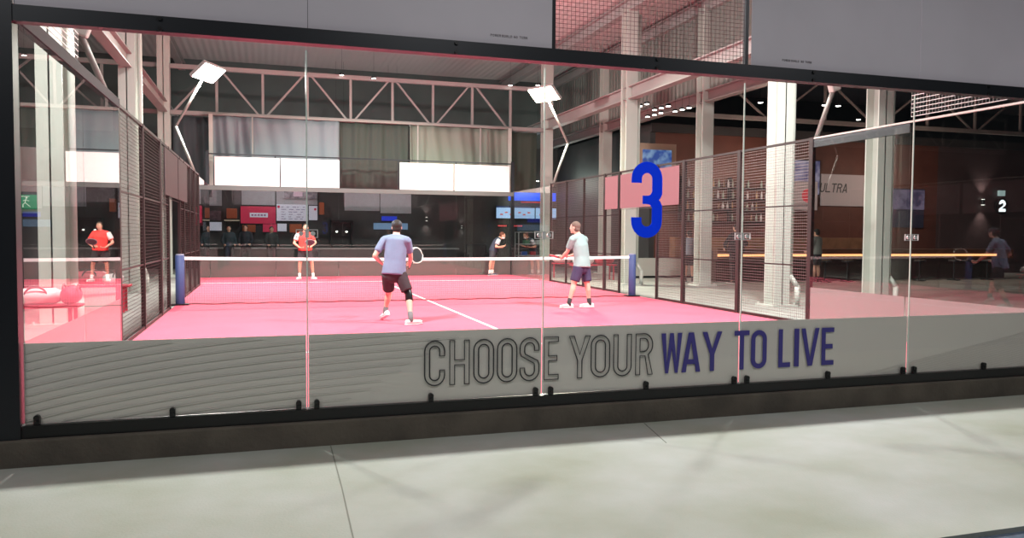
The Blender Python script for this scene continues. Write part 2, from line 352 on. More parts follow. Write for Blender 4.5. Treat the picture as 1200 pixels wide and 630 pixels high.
def letter(c, x0, x1, z0, h, t, m, parent, outline=None, y=GY-.008, name='letter', rotz=0, yoff=0, shear=0):
    cu = bpy.data.curves.new(name, 'CURVE')
    if outline: cu.dimensions = '3D'; cu.bevel_depth = outline; cu.bevel_resolution = 1; cu.fill_mode = 'FULL'
    else: cu.dimensions = '2D'; cu.fill_mode = 'BOTH'; cu.extrude = .0012
    for con in glyph(c, x1-x0, h, t):
        s = cu.splines.new('POLY'); s.points.add(len(con)-1); s.use_cyclic_u = True
        for p, q in zip(s.points, con): p.co = (q[0]+shear*q[1], q[1], 0, 1)
    cu.materials.append(m); o_ = bpy.data.objects.new(name, cu); COL.objects.link(o_)
    me = bpy.data.meshes.new_from_object(o_); bpy.data.objects.remove(o_); bpy.data.curves.remove(cu)
    if not me.materials: me.materials.append(m)
    o = bpy.data.objects.new(name, me); COL.objects.link(o)
    o.location = (x0, y, z0); o.rotation_euler = (PI/2, 0, rotz)
    if parent is not None:
        o.parent = parent; o.matrix_parent_inverse = parent.matrix_world.inverted() if parent.type != 'EMPTY' else Matrix.Translation(-Vector(parent.location))
    return o
def word(txt, x, z, h, cw, gap, m, parent, y, t=None, shear=0):
    for ch in txt:
        if ch != ' ': letter(ch, x, x+cw, z, h, t or cw*.24, m, parent, y=y, shear=shear)
        x += cw+gap
# near glass panels ---------------------------------------------------------
LET = [('C', 2.95, 3.12), ('H', 3.165, 3.335), ('O', 3.375, 3.55), ('O', 3.585, 3.76), ('S', 3.79, 3.965), ('E', 4.012, 4.145), ('Y', 4.25, 4.45), ('O', 4.46, 4.64), ('U', 4.68, 4.855), ('R', 4.90, 5.07),
       ('W', 5.16, 5.375), ('A', 5.37, 5.57), ('Y', 5.59, 5.80), ('T', 5.935, 6.10), ('O', 6.12, 6.295), ('L', 6.43, 6.565), ('I', 6.61, 6.665), ('V', 6.69, 6.90), ('E', 6.93, 7.075)]
PL = ['leftmost glass pane of the court front, over fine wavy grey banner lines', 'glass pane with the outlined word CHOOSE starting on its banner', 'middle glass pane carrying the large blue number 3',
      'glass pane above TO LIVE, fourth along the court front', 'rightmost glass pane of the court front, over faint diagonal banner lines']
for i in range(5):
    x0, x1 = 2*i+.006, 2*i+1.994
    t = thing('glass_panel', PL[i], 'glass panel', ((x0+x1)/2, GY, .02), 'glass panels across the front of the court')
    MB().span((x0, GY-.006, .018), (x1, GY+.006, 2.905)).obj('pane', GLASS, t)
    MB().span((x0+.004 if i else x0, GY+.0065, .02), (x1-.004, GY+.0085, .61)).obj('vinyl_banner', VINYL if i < 2 else (VINYL2 if i > 2 else VPLAIN), t)
    if i < 4:
        MB().span((x1+.001, GY-.006, .03), (x1+.011, GY+.006, 2.86)).obj('joint_strip', EDGE, t)
        m = MB()
        for dz in (-1, 1): m.box((x1+.006, GY-.012, 1.42+dz*.030), (.17, .012, .006)); m.box((x1+.006+dz*.082, GY-.012, 1.42), (.006, .012, .062))
        m.box((x1+.006, GY-.010, 1.42), (.03, .008, .056))
        for s in (-1, 1): m.cyl((x1+.006+s*.045, GY-.024, 1.42), (x1+.006+s*.045, GY-.008, 1.42), .019, n=14)
        m.obj('joint_bracket', CHROME, t)
        for s in (-1, 1): pass
    for cx in ([.09, 1.0, 1.93] if i == 0 else [2*i+.07, 2*i+1.0, 2*i+1.93]):
        clip(cx, .0).obj('bottom_clip', BLACK, t)
    if i < 2:
        m = MB()
        for k in range(-4, 11):
            def zz(x): return .045+k*.062+.36*(1-math.exp(-x/1.5))-.10*0
            n_ = 24
            for q in range(n_):
                xa = max(x0+.005, 0)+(x1-x0-.01)*q/n_; xb = max(x0+.005, 0)+(x1-x0-.01)*(q+1)/n_
                if xb > 2.9+.12*k-.0: continue
                if .03 < zz(xa) < .60 and .03 < zz(xb) < .60: m.bar((xa, GY-.0075, zz(xa)), (xb, GY-.0075, zz(xb)), .0045 if xa < 2 else .003, .002)
        m.obj('line_pattern', VLINE, t)
    if i > 2:
        m = MB()
        for k in range(-6, 22):
            for q in range(12):
                xa = x0+.01+(x1-x0-.02)*q/12; xb = x0+.01+(x1-x0-.02)*(q+1)/12
                za = .03+(xa-7.4)*.17-k*.024; zb = .03+(xb-7.4)*.17-k*.024
                if k >= 0 and .025 < za < .60 and .025 < zb < .60: m.bar((xa, GY-.0075, za), (xb, GY-.0075, zb), .003, .002)
        m.obj('line_pattern', VLINE2, t)
    for c, a, b in LET:
        if x0-.05 <= a < x1-.05 or (i == 3 and c == 'T' and a < 6):
            if c == 'T' and i != 3: continue
            k = LET.index((c, a, b))
            if k < 10: letter(c, a, b, .150, .375, .042, BLACKP, t, outline=.0056)
            else: letter(c, a, b, .150, .372, .046, NAVY, t)
    if i == 2:
        letter('3', 4.835, 5.145, 1.40, .69, .103, BLUE3, t, name='numeral')
# side and far glass --------------------------------------------------------
def side_glass(x, y0, y1, zt, label, ban, out):
    t = thing('glass_panel', label, 'glass panel', (x, (y0+y1)/2, 0), 'glass panels along the sides of the court')
    MB().span((x-.006, y0+.005, .01), (x+.006, y1-.005, zt)).obj('pane', GLASS, t)
    MB().span((x+out*.0070, y0+.01, .01), (x+out*.009, y1-.01, .61)).obj('vinyl_banner', ban, t)
    return t
side_glass(-.006, -.05, 2, 2.92, 'side glass pane left of the court, nearest the walkway', VSIDE, -1)
side_glass(-.006, 2, 4, 2.92, 'side glass pane left of the court, next to the wire fence', VSIDE, -1)
side_glass(10.006, -.05, 2, 2.92, 'side glass pane right of the court, nearest the walkway', VSIDE, 1)
side_glass(10.006, 2, 4, 2.92, 'side glass pane right of the court, next to the wire fence', VSIDE, 1)
side_glass(-.006, 16, 18, 2.92, 'left side glass pane at the far end, next to the fence', VDARK, -1)
side_glass(-.006, 18, 19.98, 2.92, 'left side glass pane at the far corner', VDARK, -1)
side_glass(10.006, 16, 18, 2.92, 'right side glass pane at the far end, next to the fence', mat('smoke_vinyl', (.2, .21, .19), .5), 1)
side_glass(10.006, 18, 19.98, 2.92, 'right side glass pane at the far corner', mat('smoke_vinyl', (.2, .21, .19), .5), 1)
FL = ['leftmost far glass pane under the first bright banner', 'far glass pane behind the player in red', 'middle far glass pane in the gap between the bright banners', 'far glass pane under the third bright banner', 'far glass pane behind the player in navy']
for i in range(5):
    x0, x1 = 2*i+.006, 2*i+1.994
    t = thing('glass_panel', FL[i], 'glass panel', ((x0+x1)/2, 20.02, 0), 'glass panels across the far end of the court')
    MB().span((x0, 20.014, .01), (x1, 20.026, 2.9)).obj('pane', GLASS, t)
    MB().span((x0, 20.028, .01), (x1, 20.031, .61)).obj('vinyl_banner', VDARK, t)
ff = thing('steel_frame', 'dark steel frame across the far end of the court', 'frame', (5, 20.02, 0))
MB().span((-.08, 19.98, 2.78), (10.08, 20.08, 2.92)).obj('top_beam', mat('far_beam', (.12, .13, .13), .5), ff)
for x in (-.06, 10.06): MB().span((x-.05, 20.0, 0), (x+.05, 20.1, 4.0)).obj('post', FRAME, ff)
MB().span((-.01, 20.03, 3.9), (10.01, 20.06, 3.94)).obj('mesh_rail', FRAME, ff)
for x in (2, 4.05, 6.0, 8): MB().span((x-.02, 20.03, 2.92), (x+.02, 20.07, 3.9)).obj('mesh_post', FRAME, ff)
MB().grid((4.1, 20.04, 2.95), (1.86, 0, 0), (0, 0, .92), 37, 18, .005).obj('wire_mesh', BROWN, ff)
# hanging banners
for i, (a, b, lb) in enumerate(((.16, 2.13, 'bright white banner at the far end, leftmost'), (2.17, 4.03, 'bright white banner at the far end, second from the left'), (6.04, 7.90, 'bright white banner at the far end, above the player with the cap'), (7.94, 9.93, 'bright white banner at the far end, rightmost'))):
    m = MB().span((a, 20.0, 2.93), (b, 20.012, 3.84)); tag(m.obj('banner', BWHITE), lb, 'banner', 'white banners above the far glass')
def nb(a, b, lb):
    t = thing('banner', lb, 'banner', ((a+b)/2, GY, 3.02), 'pale banners above the glass front')
    MB().span((a, GY-.035, 3.022), (b, GY-.029, 3.99)).obj('sheet', BANNER, t); return t
nb(.0, 2.01, 'pale banner above the front glass, at the far left over the corner post')
t = nb(2.014, 4.05, 'pale banner above the front glass, left of the open wire mesh')
word('POWER', 3.50, 3.085, .020, .014, .005, mat('grey_print', (.22, .2, .22), .6), t, GY-.037)
word('WORLD', 3.60, 3.085, .020, .014, .005, bpy.data.materials['grey_print'], t, GY-.037)
word('NO', 3.705, 3.085, .020, .014, .005, bpy.data.materials['grey_print'], t, GY-.037)
word('TURN', 3.755, 3.085, .020, .014, .005, bpy.data.materials['grey_print'], t, GY-.037)
t = nb(6.04, 8.02, 'pale banner above the front glass, right of the open wire mesh')
word('POWER', 6.38, 3.085, .020, .014, .005, bpy.data.materials['grey_print'], t, GY-.037)
word('WORLD', 6.48, 3.085, .020, .014, .005, bpy.data.materials['grey_print'], t, GY-.037)
word('NO', 6.59, 3.085, .020, .014, .005, bpy.data.materials['grey_print'], t, GY-.037)
word('TURN', 6.64, 3.085, .020, .014, .005, bpy.data.materials['grey_print'], t, GY-.037)
nb(8.024, 10.0, 'pale banner above the front glass, at the far right')

# side fences ---------------------------------------------------------------
def fence(x, label, posts, wide, gap, out):
    t = thing('wire_fence', label, 'fence', (x, 10, 0), 'wire fences along the court sides')
    for y in posts:
        d = .09 if y in wide else .04
        MB().span((x-.03, y-d/2, 0), (x+.03, y+d/2, 3.0)).obj('post', BROWN, t)
    MB().span((x-.02, 4, 2.955), (x+.02, 16, 2.995)).obj('top_rail', BROWN, t)
    if out > 0:
        MB().span((x-.02, 0, 2.97), (x+.02, 4, 2.995)).obj('pale_rail', mat('pale_rail', (.6, .6, .55), .5), t); MB().span((x-.02, 2, 2.84), (x+.03, 4, 2.96)).obj('top_rail', FRAME, t)
    else: MB().span((x-.03, -.03, 2.925), (x+.04, 4, 3.03)).obj('top_rail', mat('rail_grey', (.028, .025, .03), .7, spec=.2), t)
    MB().span((x-.02, 4, .005), (x+.02, gap[0], .045)).obj('bottom_rail', BROWN, t)
    MB().span((x-.02, gap[1], .005), (x+.02, 16, .045)).obj('bottom_rail', BROWN, t)
    edges = [4, 6, 8, gap[0], gap[1], 12, 14, 16]
    for a, b in zip(edges, edges[1:]):
        if (a, b) == gap: z0 = 2.05
        else: z0 = .05
        m = MB(); nz = round((2.93-z0)/.05); ny = round((b-a)/.05)
        m.grid((x, a, z0), (0, b-a, 0), (0, 0, 2.93-z0), ny, nz, .0052, .0026)
        m.obj('mesh_panel', WIRE if out > 0 else BROWN, t)
        for z in (.95, 1.93):
            if z0 < z: MB().span((x-.012, a, z-.012), (x+.012, b, z+.012)).obj('mid_rail', BROWN, t)
    # 1 m of mesh above the first side glass, both ends
    m = MB(); m.grid((x, 0, 3.05), (0, 2, 0), (0, 0, .90), 40, 16, .007, .0022); m.obj('mesh_panel', WIRE_LIT, t)
    MB().span((x-.02, 0, 3.97), (x+.02, 2, 4.02)).obj('upper_rail', BROWN, t)
    return t
fence(-.03, 'dark wire fence along the left side of the court', (4, 6, 8, 9.15, 11.1, 12, 13.4, 14.7, 16), (4, 8, 12), (9.15, 11.1), -1)
fence(10.03, 'dark wire fence along the right side of the court, in front of the bar', (4, 6, 8, 9.15, 11.1, 12, 13.4, 14.7, 16), (6, 8, 12, 4), (9.15, 11.1), 1)
MAUVE = mat('mauve_banner', (.28, .14, .16), .7)
def mauve(x, a, b, lb, m): tag(MB().span((x-.004, a, 2.08), (x+.004, b, 2.90)).obj('banner', m), lb, 'banner', 'mauve banners on the side fences')
mauve(9.985, 8.15, 11.0, 'mauve banner on the right fence behind the blue number', MAUVE)
mauve(9.985, 11.15, 11.9, 'short mauve banner on the right fence, left of the blue number', MAUVE)
MAU2 = mat('plum_banner', (.035, .014, .018), .7)
mauve(.03, 8.2, 10.3, 'plum banner high on the left fence, nearer piece', MAU2)
mauve(.03, 10.4, 12.2, 'plum banner high on the left fence, farther piece', MAU2)

# net -----------------------------------------------------------------------
nt = thing('court_net', 'court net with white top tape and blue padded posts', 'net', (5, 10, 0))
for x, s in ((.08, 1), (9.84, -1)):
    p = MB().loft([((x, 10, .02), .085, .085), ((x, 10, .5), .085, .085), ((x, 10, .97), .085, .085)], (1, 0, 0), 20, 1).obj('post', POSTB, nt, smooth=True)
    MB().cyl((x, 10, .97), (x, 10, 1.0), .075, n=18).obj('cap', mat('post_cap', (.25, .28, .4), .5), p).matrix_parent_inverse = Matrix.Identity(4)
    MB().span((x-.16, 9.9, .0), (x+.16, 10.1, .03)).obj('post_foot', BLACK, nt)
tp = MB(); N = 24
def sag(x): return .885 + .035*((x-5)/5)**2
for i in range(N):
    a = .16+(9.6*i/N); b = .16+(9.6*(i+1)/N); tp.bar((a, 10, sag(a)), (b, 10, sag(b)), .014, .062)
tp.obj('top_tape', TAPE, nt)
ng = MB(); n1 = 218
for i in range(n1+1):
    x = .17+9.58*i/n1; ng.bar((x, 10, .02), (x, 10, sag(x)-.02), .0026)
for k in range(1, 19):
    for i in range(12):
        a = .16+9.6*i/12; b = .16+9.6*(i+1)/12; ng.bar((a, 10, .045*k), (b, 10, .045*k), .0026)
ng.obj('netting', NET, nt)
bt = MB()
for i in range(48):
    a = .17+9.58*i/48; b = .17+9.58*(i+1)/48
    za = .016+.008*math.sin(i*1.7); zb = .016+.008*math.sin((i+1)*1.7); bt.bar((a, 10, za), (b, 10, zb), .016, .02)
bt.obj('bottom_cord', mat('net_cord_dark', (.13, .03, .04), .7), nt)

# floodlights ---------------------------------------------------------------
LAMPM = mat('lamp_glow', (1, 1, 1), .4, emit=(1, .98, .93), estr=28)
LAMPY = mat('lamp_glow_yellow', (1, 1, 1), .4, emit=(1, .97, .62), estr=28)
POLE = mat('galvanised_pole', (.30, .30, .28), .5, .2); HOUS = mat('lamp_housing', (.6, .6, .6), .4, .6)
FLB = ['white glowing floodlight above the far left corner', 'yellowish glowing floodlight above the far right side', 'floodlight pole at the near left, its lamp above the banner', 'floodlight pole at the near right, its lamp above the banner']
for (p, c, k), lb in zip(FLOODS, FLB):
    sx = 1 if p[0] < 5 else -1; sy = 1 if p[1] < 10 else -1
    x0 = -.06 if sx > 0 else 10.06; kx = x0-sx*.5
    t = thing('floodlight', lb, 'floodlight', (x0, p[1], 3.0), 'court floodlights on bent poles')
    kz = 4.23 if sy < 0 else 4.75; kx = x0-sx*(.5 if sy < 0 else .72)
    MB().tube([(x0, p[1], 2.9), (kx, p[1], kz), (p[0], p[1], p[2]+.06)], .036, 12).obj('pole', POLE, t, smooth=True)
    if sy > 0: MB().box((kx+sx*.42, p[1]-.05, 3.85), (.16, .12, .22), Matrix.Rotation(.35*sx, 3, 'Y')).obj('junction_box', WHITE_ST, t, bevel=.02)
    d = (Vector((p[0]+sx*4.2, p[1]+sy*2.2, 0))-Vector(p)).normalized(); q = d.to_track_quat('-Z', 'Y').to_matrix()
    m = MB(); m.box(Vector(p), (1.0, .56, .09), q)
    for k2 in range(-4, 5): m.box(Vector(p)-d*.07+q@Vector((k2*.085, 0, 0)), (.012, .40, .06), q)
    m.obj('housing', HOUS, t, bevel=.01)
    MB().box(Vector(p)+d*.05, (.94, .50, .02), q).obj('lens', LAMPY if (sx < 0 and sy < 0) else LAMPM, t)
# curtains behind the far end ------------------------------------------------
def curtain(x0, x1, z0, z1, y, m, lb, amp=.05, f=3.3):
    b = bmesh.new(); n = int((x1-x0)*22); rows = 8; V = []
    for j2 in range(rows+1):
        z = z0+(z1-z0)*j2/rows; r = []
        for i in range(n+1):
            x = x0+(x1-x0)*i/n; u = x*f+.7*math.sin(x*1.3)+.25*(z-z0)*math.sin(x)
            r.append(b.verts.new((x, y+amp*math.sin(u*2)+amp*.5*math.sin(u*5.1+z), z)))
        V.append(r)
    for j2 in range(rows):
        for i in range(n): b.faces.new((V[j2][i], V[j2][i+1], V[j2+1][i+1], V[j2+1][i]))
    me = bpy.data.meshes.new('curtain'); b.to_mesh(me); b.free(); me.materials.append(m)
    for p in me.polygons: p.use_smooth = True
    o = bpy.data.objects.new('curtain', me); COL.objects.link(o); s = o.modifiers.new('thick', 'SOLIDIFY'); s.thickness = .006
    tag(o, lb, 'curtain', 'tarpaulin curtains hung under the truss')
curtain(0.05, 4.1, 3.0, 5.22, 20.75, mat('curtain_slate', (.22, .27, .30), .7), 'slate grey tarpaulin curtain above the two left banners')
curtain(4.12, 6.5, 3.0, 5.22, 20.85, mat('curtain_dark', (.055, .07, .06), .8), 'dark tarpaulin curtain in the gap between the banners')
curtain(6.52, 10.1, 3.0, 5.22, 20.75, mat('curtain_yellow_lit', (.21, .24, .20), .7), 'grey tarpaulin curtain with yellow lamp glow in its colour, above the two right banners')  # yellow lamp glow on grey tarpaulin, put into the colour
curtain(-1.2, .0, 2.6, 5.22, 21.3, mat('curtain_teal', (.08, .10, .11), .8), 'dark teal curtain at the far left corner')
curtain(10.2, 11.4, 3.0, 5.22, 21.3, mat('curtain_green', (.07, .09, .07), .8), 'dark green curtain right of the far banners')
for x, lb in ((.02, 'left'), (10.13, 'right')):
    tag(MB().span((x-.06, 20.6, 2.9), (x+.06, 20.66, 5.25)).obj('curtain_rail', WHITE_ST), 'white upright rail at the %s edge of the curtains' % lb, 'rail')
MB_ = MB().span((-.1, 20.62, 5.22), (10.2, 21.0, 5.28)); tag(MB_.obj('curtain_rail', mat('dim_rail', (.3, .3, .28), .5)), 'long horizontal rail along the top of the curtains', 'rail')
for x in (1.3, 6.75, 9.0):
    tag(MB().span((x-.02, 20.5, 3.0), (x+.02, 20.54, 5.2)).obj('curtain_pole', mat('dim_pole', (.35, .35, .33), .5)), {1.3: 'thin upright pole before the slate curtain', 6.75: 'thin upright pole at the dark curtain edge', 9.0: 'thin upright pole before the yellow lit curtain'}[x], 'pole')
#PART2
# ------------------------------------------------------------------ far wall dressing (wall face at y = 27)
def panel(x0, x1, z0, z1, y, m, name, lb, cat, th=.03, group=None, axis='y'):
    o = MB().span((x0, y-th, z0), (x1, y, z1)).obj(name, m, bevel=0)
    if lb: tag(o, lb, cat, group)
    return o
GREYP = mat('grey_panel', (.38, .40, .43), .6, noise=.1)
for a, b, z0, z1, lb in ((-.67, .02, 2.5, 3.25, 'grey fascia panel at the far left end of the back wall'), (.77, 2.06, 2.56, 3.25, 'grey fascia panel above the red poster'), (2.12, 3.75, 2.6, 3.25, 'grey fascia panel above the white notice poster'), (4.85, 6.31, 2.39, 3.2, 'grey fascia panel left of the player with the cap'), (6.35, 7.67, 2.3, 3.2, 'grey fascia panel above the small blue reflection')):
    panel(a, b, z0, z1, 26.98, GREYP, 'wall_panel', lb, 'panel', group='grey fascia panels on the back wall')
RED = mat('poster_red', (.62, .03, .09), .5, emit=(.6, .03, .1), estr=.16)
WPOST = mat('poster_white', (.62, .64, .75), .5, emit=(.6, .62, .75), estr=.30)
t = thing('poster', 'large red poster with a white lettered strip, on the back wall', 'poster', (1.4, 26.9, 1.8))
MB().span((.73, 26.88, 1.81), (2.08, 26.93, 2.5)).obj('sheet', RED, t)
MB().span((1.08, 26.86, 2.06), (1.78, 26.88, 2.24)).obj('label_strip', WPOST, t)
m = MB(); [m.span((1.14+.12*k, 26.855, 2.12), (1.22+.12*k, 26.86, 2.18)) for k in range(5)]; m.obj('print', mat('poster_ink', (.35, .1, .25), .5), t)
tag(MB().span((1.58, 26.86, 1.47), (2.12, 26.9, 1.79)).obj('poster', RED), 'small red poster under the large red one', 'poster')
t = thing('poster', 'wide white notice poster with rows of small print, on the back wall', 'poster', (2.7, 26.9, 1.93))
MB().span((2.12, 26.88, 1.93), (3.36, 26.93, 2.6)).obj('sheet', WPOST, t)
ink = mat('print_ink', (.30, .28, .42), .6); pm = MB(); rr = random.Random(3)
for z in (2.48, 2.38, 2.28, 2.18, 2.08, 2.0):
    x = 2.3
    while x < 3.2:
        L = rr.uniform(.05, .2); pm.span((x, 26.872, z), (min(x+L, 3.28), 26.88, z+.028)); x += L+rr.uniform(.03, .2)
pm.obj('print', ink, t); MB().cyl((2.2, 26.88, 2.5), (2.2, 26.87, 2.5), .055).obj('red_dot', RED, t)
t = thing('poster', 'narrow white poster right of the wide notice poster', 'poster', (3.55, 26.9, 1.97))
MB().span((3.40, 26.88, 1.97), (3.74, 26.93, 2.56)).obj('sheet', WPOST, t); MB().cyl((3.65, 26.88, 2.42), (3.65, 26.87, 2.42), .05).obj('red_dot', RED, t)
tag(MB().span((2.15, 26.86, 1.5), (2.51, 26.9, 1.81)).obj('poster', WPOST), 'small pale poster below the wide notice poster', 'poster')
t = thing('poster', 'dark patterned poster with a pale figure, high above the player in red', 'poster', (3.1, 26.8, 2.85))
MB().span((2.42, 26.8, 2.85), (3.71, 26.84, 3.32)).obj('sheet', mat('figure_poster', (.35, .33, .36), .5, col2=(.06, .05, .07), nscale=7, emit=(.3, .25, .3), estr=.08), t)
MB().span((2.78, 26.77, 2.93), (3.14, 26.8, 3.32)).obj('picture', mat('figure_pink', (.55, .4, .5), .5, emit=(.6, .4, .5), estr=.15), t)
tag(MB().span((-.95, 26.85, 1.7), (-.69, 26.9, 2.45)).obj('poster', RED), 'narrow red poster at the left edge of the back wall', 'poster')
t = thing('poster', 'dark team picture above a pale board, behind the left fence', 'poster', (-.35, 26.9, 1.5))
MB().span((-.68, 26.88, 1.92), (-.02, 26.93, 2.3)).obj('picture', mat('team_picture', (.16, .10, .12), .5, col2=(.06, .04, .05), nscale=9), t)
MB().span((-.69, 26.86, 1.51), (.01, 26.9, 1.85)).obj('board', WPOST, t)
ORG = mat('orange_box', (.38, .09, .03), .6)
for x0, x1, z0, z1, lb in ((.2, .6, 2.0, 2.4, 'brown box high on a shelf left of the red poster'), (2.62, 3.1, 1.45, 1.8, 'orange brown box behind the player in red'), (3.8, 4.0, 2.2, 2.7, 'orange box at the right end of the poster row'), (.8, 1.3, 1.45, 1.75, 'brown box left of the small red poster')):
    tag(MB().span((x0, 26.6, z0), (x1, 26.95, z1)).obj('box', ORG, bevel=.02), lb, 'box')
t = thing('shelf', 'lit shelf left of the red poster on the back wall', 'shelf', (.35, 26.8, 1.7))
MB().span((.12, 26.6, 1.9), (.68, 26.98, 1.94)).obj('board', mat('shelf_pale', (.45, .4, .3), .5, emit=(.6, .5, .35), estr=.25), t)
for x in (.14, .66): MB().span((x-.015, 26.7, 1.7), (x+.015, 26.98, 1.9)).obj('bracket', BLACK, t)
# dark display case with two lights
t = thing('display_case', 'dark display case with two small lights, left of the player with the cap', 'cabinet', (4.7, 26.7, .8))
m = MB(); m.span((4.26, 26.6, .83), (5.17, 26.98, .9)); m.span((4.26, 26.6, 1.9), (5.17, 26.98, 1.97)); m.span((4.26, 26.6, .83), (4.32, 26.98, 1.97)); m.span((5.11, 26.6, .83), (5.17, 26.98, 1.97)); m.span((4.26, 26.9, .83), (5.17, 26.98, 1.97))
m.obj('body', BLACK, t)
GLOW = mat('small_glow', (1, 1, 1), .5, emit=(1, .97, .9), estr=3)
for x in (4.5, 4.9): MB().ell((x, 26.62, 1.5), (.05, .03, .035)).obj('lamp', GLOW, t, smooth=True)
# counter line and low furniture along the far wall
t = thing('counter', 'long dark counter with a grey edge along the back wall', 'counter', (6.5, 26, 0))
MB().span((3.6, 25.7, .78), (9.5, 26.3, .84)).obj('top', mat('counter_grey', (.25, .25, .25), .4), t); MB().span((3.7, 25.9, 0), (9.4, 26.2, .78)).obj('body', DARKWALL, t)
t = thing('counter', 'long low dark counter behind the player in red', 'counter', (1.4, 26, 0))
MB().span((-.8, 25.7, .80), (3.4, 26.3, .85)).obj('top', bpy.data.materials['counter_grey'], t); MB().span((-.7, 25.9, 0), (3.3, 26.2, .8)).obj('body', DARKWALL, t)
def sconce(x, y, z, lb, dn=1, k=1):
    t = thing('wall_sconce', lb, 'wall lamp', (x, y, z), 'up and down wall sconces')
    MB().cyl((x, y-.1, z-.07*k), (x, y-.1, z+.07*k), .05*k).obj('body', BLACK, t, smooth=False)
    MB().cyl((x, y-.1, z+.070*k), (x, y-.1, z+.078*k), .042*k).obj('lens', GLOW, t); MB().cyl((x, y-.1, z-.078*k), (x, y-.1, z-.070*k), .042*k).obj('lens', GLOW, t)
    for s in (1, -1):
        l_ = bpy.data.lights.new('sconce_lamp', 'SPOT'); o = bpy.data.objects.new('sconce_lamp', l_); COL.objects.link(o)
        l_.energy = 22*k*k; l_.spot_size = 1.5; l_.spot_blend = .9; l_.shadow_soft_size = .03; l_.color = (1, .85, .8)
        o.location = (x, y-.14*k, z+s*.10*k); o.rotation_euler = (PI if s > 0 else 0, 0, 0)
sconce(8.33, 27, 2.07, 'wall sconce on the back wall right of the player with the cap')
sconce(9.9, 27, 1.75, 'small wall sconce on the back wall left of the player in navy', k=.6)
sconce(29.25, 18.0, 2.85, 'wall sconce glowing on the plum wall at the right', k=1.5)
SCRB = mat('screen_blue', (.05, .1, .3), .3, emit=(.42, .62, .9), estr=1.0)
SBLUE = mat('screen_deep_blue', (0, .02, .4), .3, emit=(.0, .10, 1), estr=1.3)
# blue sign and menu screens
t = thing('light_sign', 'long glowing blue sign over the menu screens', 'sign', (13.1, 26.9, 2.9))
MB().span((12.04, 26.85, 2.95), (14.27, 26.95, 3.32)).obj('face', SBLUE, t); MB().span((12.6, 26.8, 2.86), (14.0, 26.85, 2.90)).obj('red_line', mat('red_glow', (.5, 0, 0), .5, emit=(1, .05, .08), estr=.6), t)
DOT = mat('menu_red', (.7, .1, .1), .4, emit=(.8, .15, .15), estr=.4); DKB = mat('menu_navy', (.02, .03, .1), .4, emit=(.02, .05, .2), estr=.5)
for i, (a, b, lb) in enumerate(((11.43, 12.25, 'leftmost of the three light blue menu screens'), (12.27, 13.25, 'middle one of the three light blue menu screens'), (13.27, 14.28, 'rightmost of the three light blue menu screens'))):
    t = thing('menu_screen', lb, 'screen', ((a+b)/2, 26.8, 2.1), 'menu screens under the blue sign')
    MB().span((a, 26.8, 2.13), (b, 26.86, 2.70)).obj('bezel', BLACK, t); MB().span((a+.015, 26.79, 2.15), (b-.015, 26.8, 2.62)).obj('display', SCRB, t)
    MB().span((a+.015, 26.785, 2.62), (b-.2, 26.79, 2.69)).obj('title_bar', DKB, t)
    m = MB()
    for k in range(3): m.box((a+.25+.22*k, 26.785, 2.32+.09*((k+i) % 2)), (.13, .008, .06))
    m.obj('picture', DOT, t)
RG = mat('red_letter_glow', (.6, .05, .05), .5, emit=(1, .12, .12), estr=.7)
for x0, x1, lb in ((11.53, 12.0, 'left short line of small red glowing letters on the back wall'), (12.21, 12.73, 'right short line of small red glowing letters on the back wall')):
    t = thing('red_sign', lb, 'sign', (x0, 26.85, 1.76)); MB().span((x0, 26.87, 1.74), (x1, 26.9, 1.89)).obj('board', BLACK, t)
    x = x0+.02
    while x < x1-.05: MB().span((x, 26.86, 1.785), (x+.04, 26.87, 1.845)).obj('letter', RG, t); x += .058
t = thing('screen_reflection', 'reflection of the blue sign and menu screens, modelled beside the cap of the player', 'screen', (6.8, 26.9, 1.6))  # reflected blue sign and screens, modelled as glowing strips on the wall
MB().span((6.4, 26.93, 1.98), (7.05, 26.97, 2.17)).obj('blue_strip', mat('reflected_blue', (0, .02, .3), .4, emit=(.02, .06, .9), estr=.45), t)
MB().span((6.06, 26.93, 1.61), (7.52, 26.97, 1.88)).obj('display', mat('reflected_screen', (.05, .1, .2), .4, emit=(.25, .42, .65), estr=.45), t)
# ball rack / metal shelf at far right
t = thing('display_rack', 'pale metal rack with small boxes behind the far right corner', 'rack', (12.8, 26.2, 0))
m = MB()
for x in (12.2, 13.4):
    for y in (25.9, 26.4): m.bar((x, y, 0), (x, y, 1.55), .035)
for z in (.5, 1.0, 1.52):
    m.span((12.2, 25.9, z), (13.4, 26.4, z+.03))
m.obj('frame', CHROME, t)
for x, z, lb, c in ((12.5, .53, 'blue box on the low shelf of the metal rack', (.04, .12, .5)), (12.9, .53, 'red box on the low shelf of the metal rack', (.5, .05, .06)), (12.6, 1.03, 'green box on the middle shelf of the metal rack', (.1, .25, .15)), (13.15, 1.03, 'white box on the middle shelf of the metal rack', (.6, .6, .6))):
    tag(MB().span((x-.12, 25.95, z), (x+.12, 26.2, z+.16)).obj('box', mat('box_paint', c, .5), bevel=.01), lb, 'box')
# sofa silhouettes
t = thing('armchair', 'dark armchair before the back wall left of the player in navy', 'armchair', (10.2, 25.2, 0))
DK = mat('dark_leather', (.03, .028, .03), .4)
MB().box((10.2, 25.2, .32), (.9, .8, .3)).obj('seat', DK, t, bevel=.06); MB().box((10.2, 25.55, .72), (.9, .2, .62)).obj('backrest', DK, t, bevel=.08)
for s in (-1, 1): MB().box((10.2+s*.42, 25.2, .48), (.16, .8, .3)).obj('armrest', DK, t, bevel=.05)
for sx in (-1, 1):
    for sy in (-1, 1): MB().cyl((10.2+sx*.35, 25.2+sy*.3, -.01), (10.2+sx*.35, 25.2+sy*.3, .18), .025).obj('leg', BLACK, t)

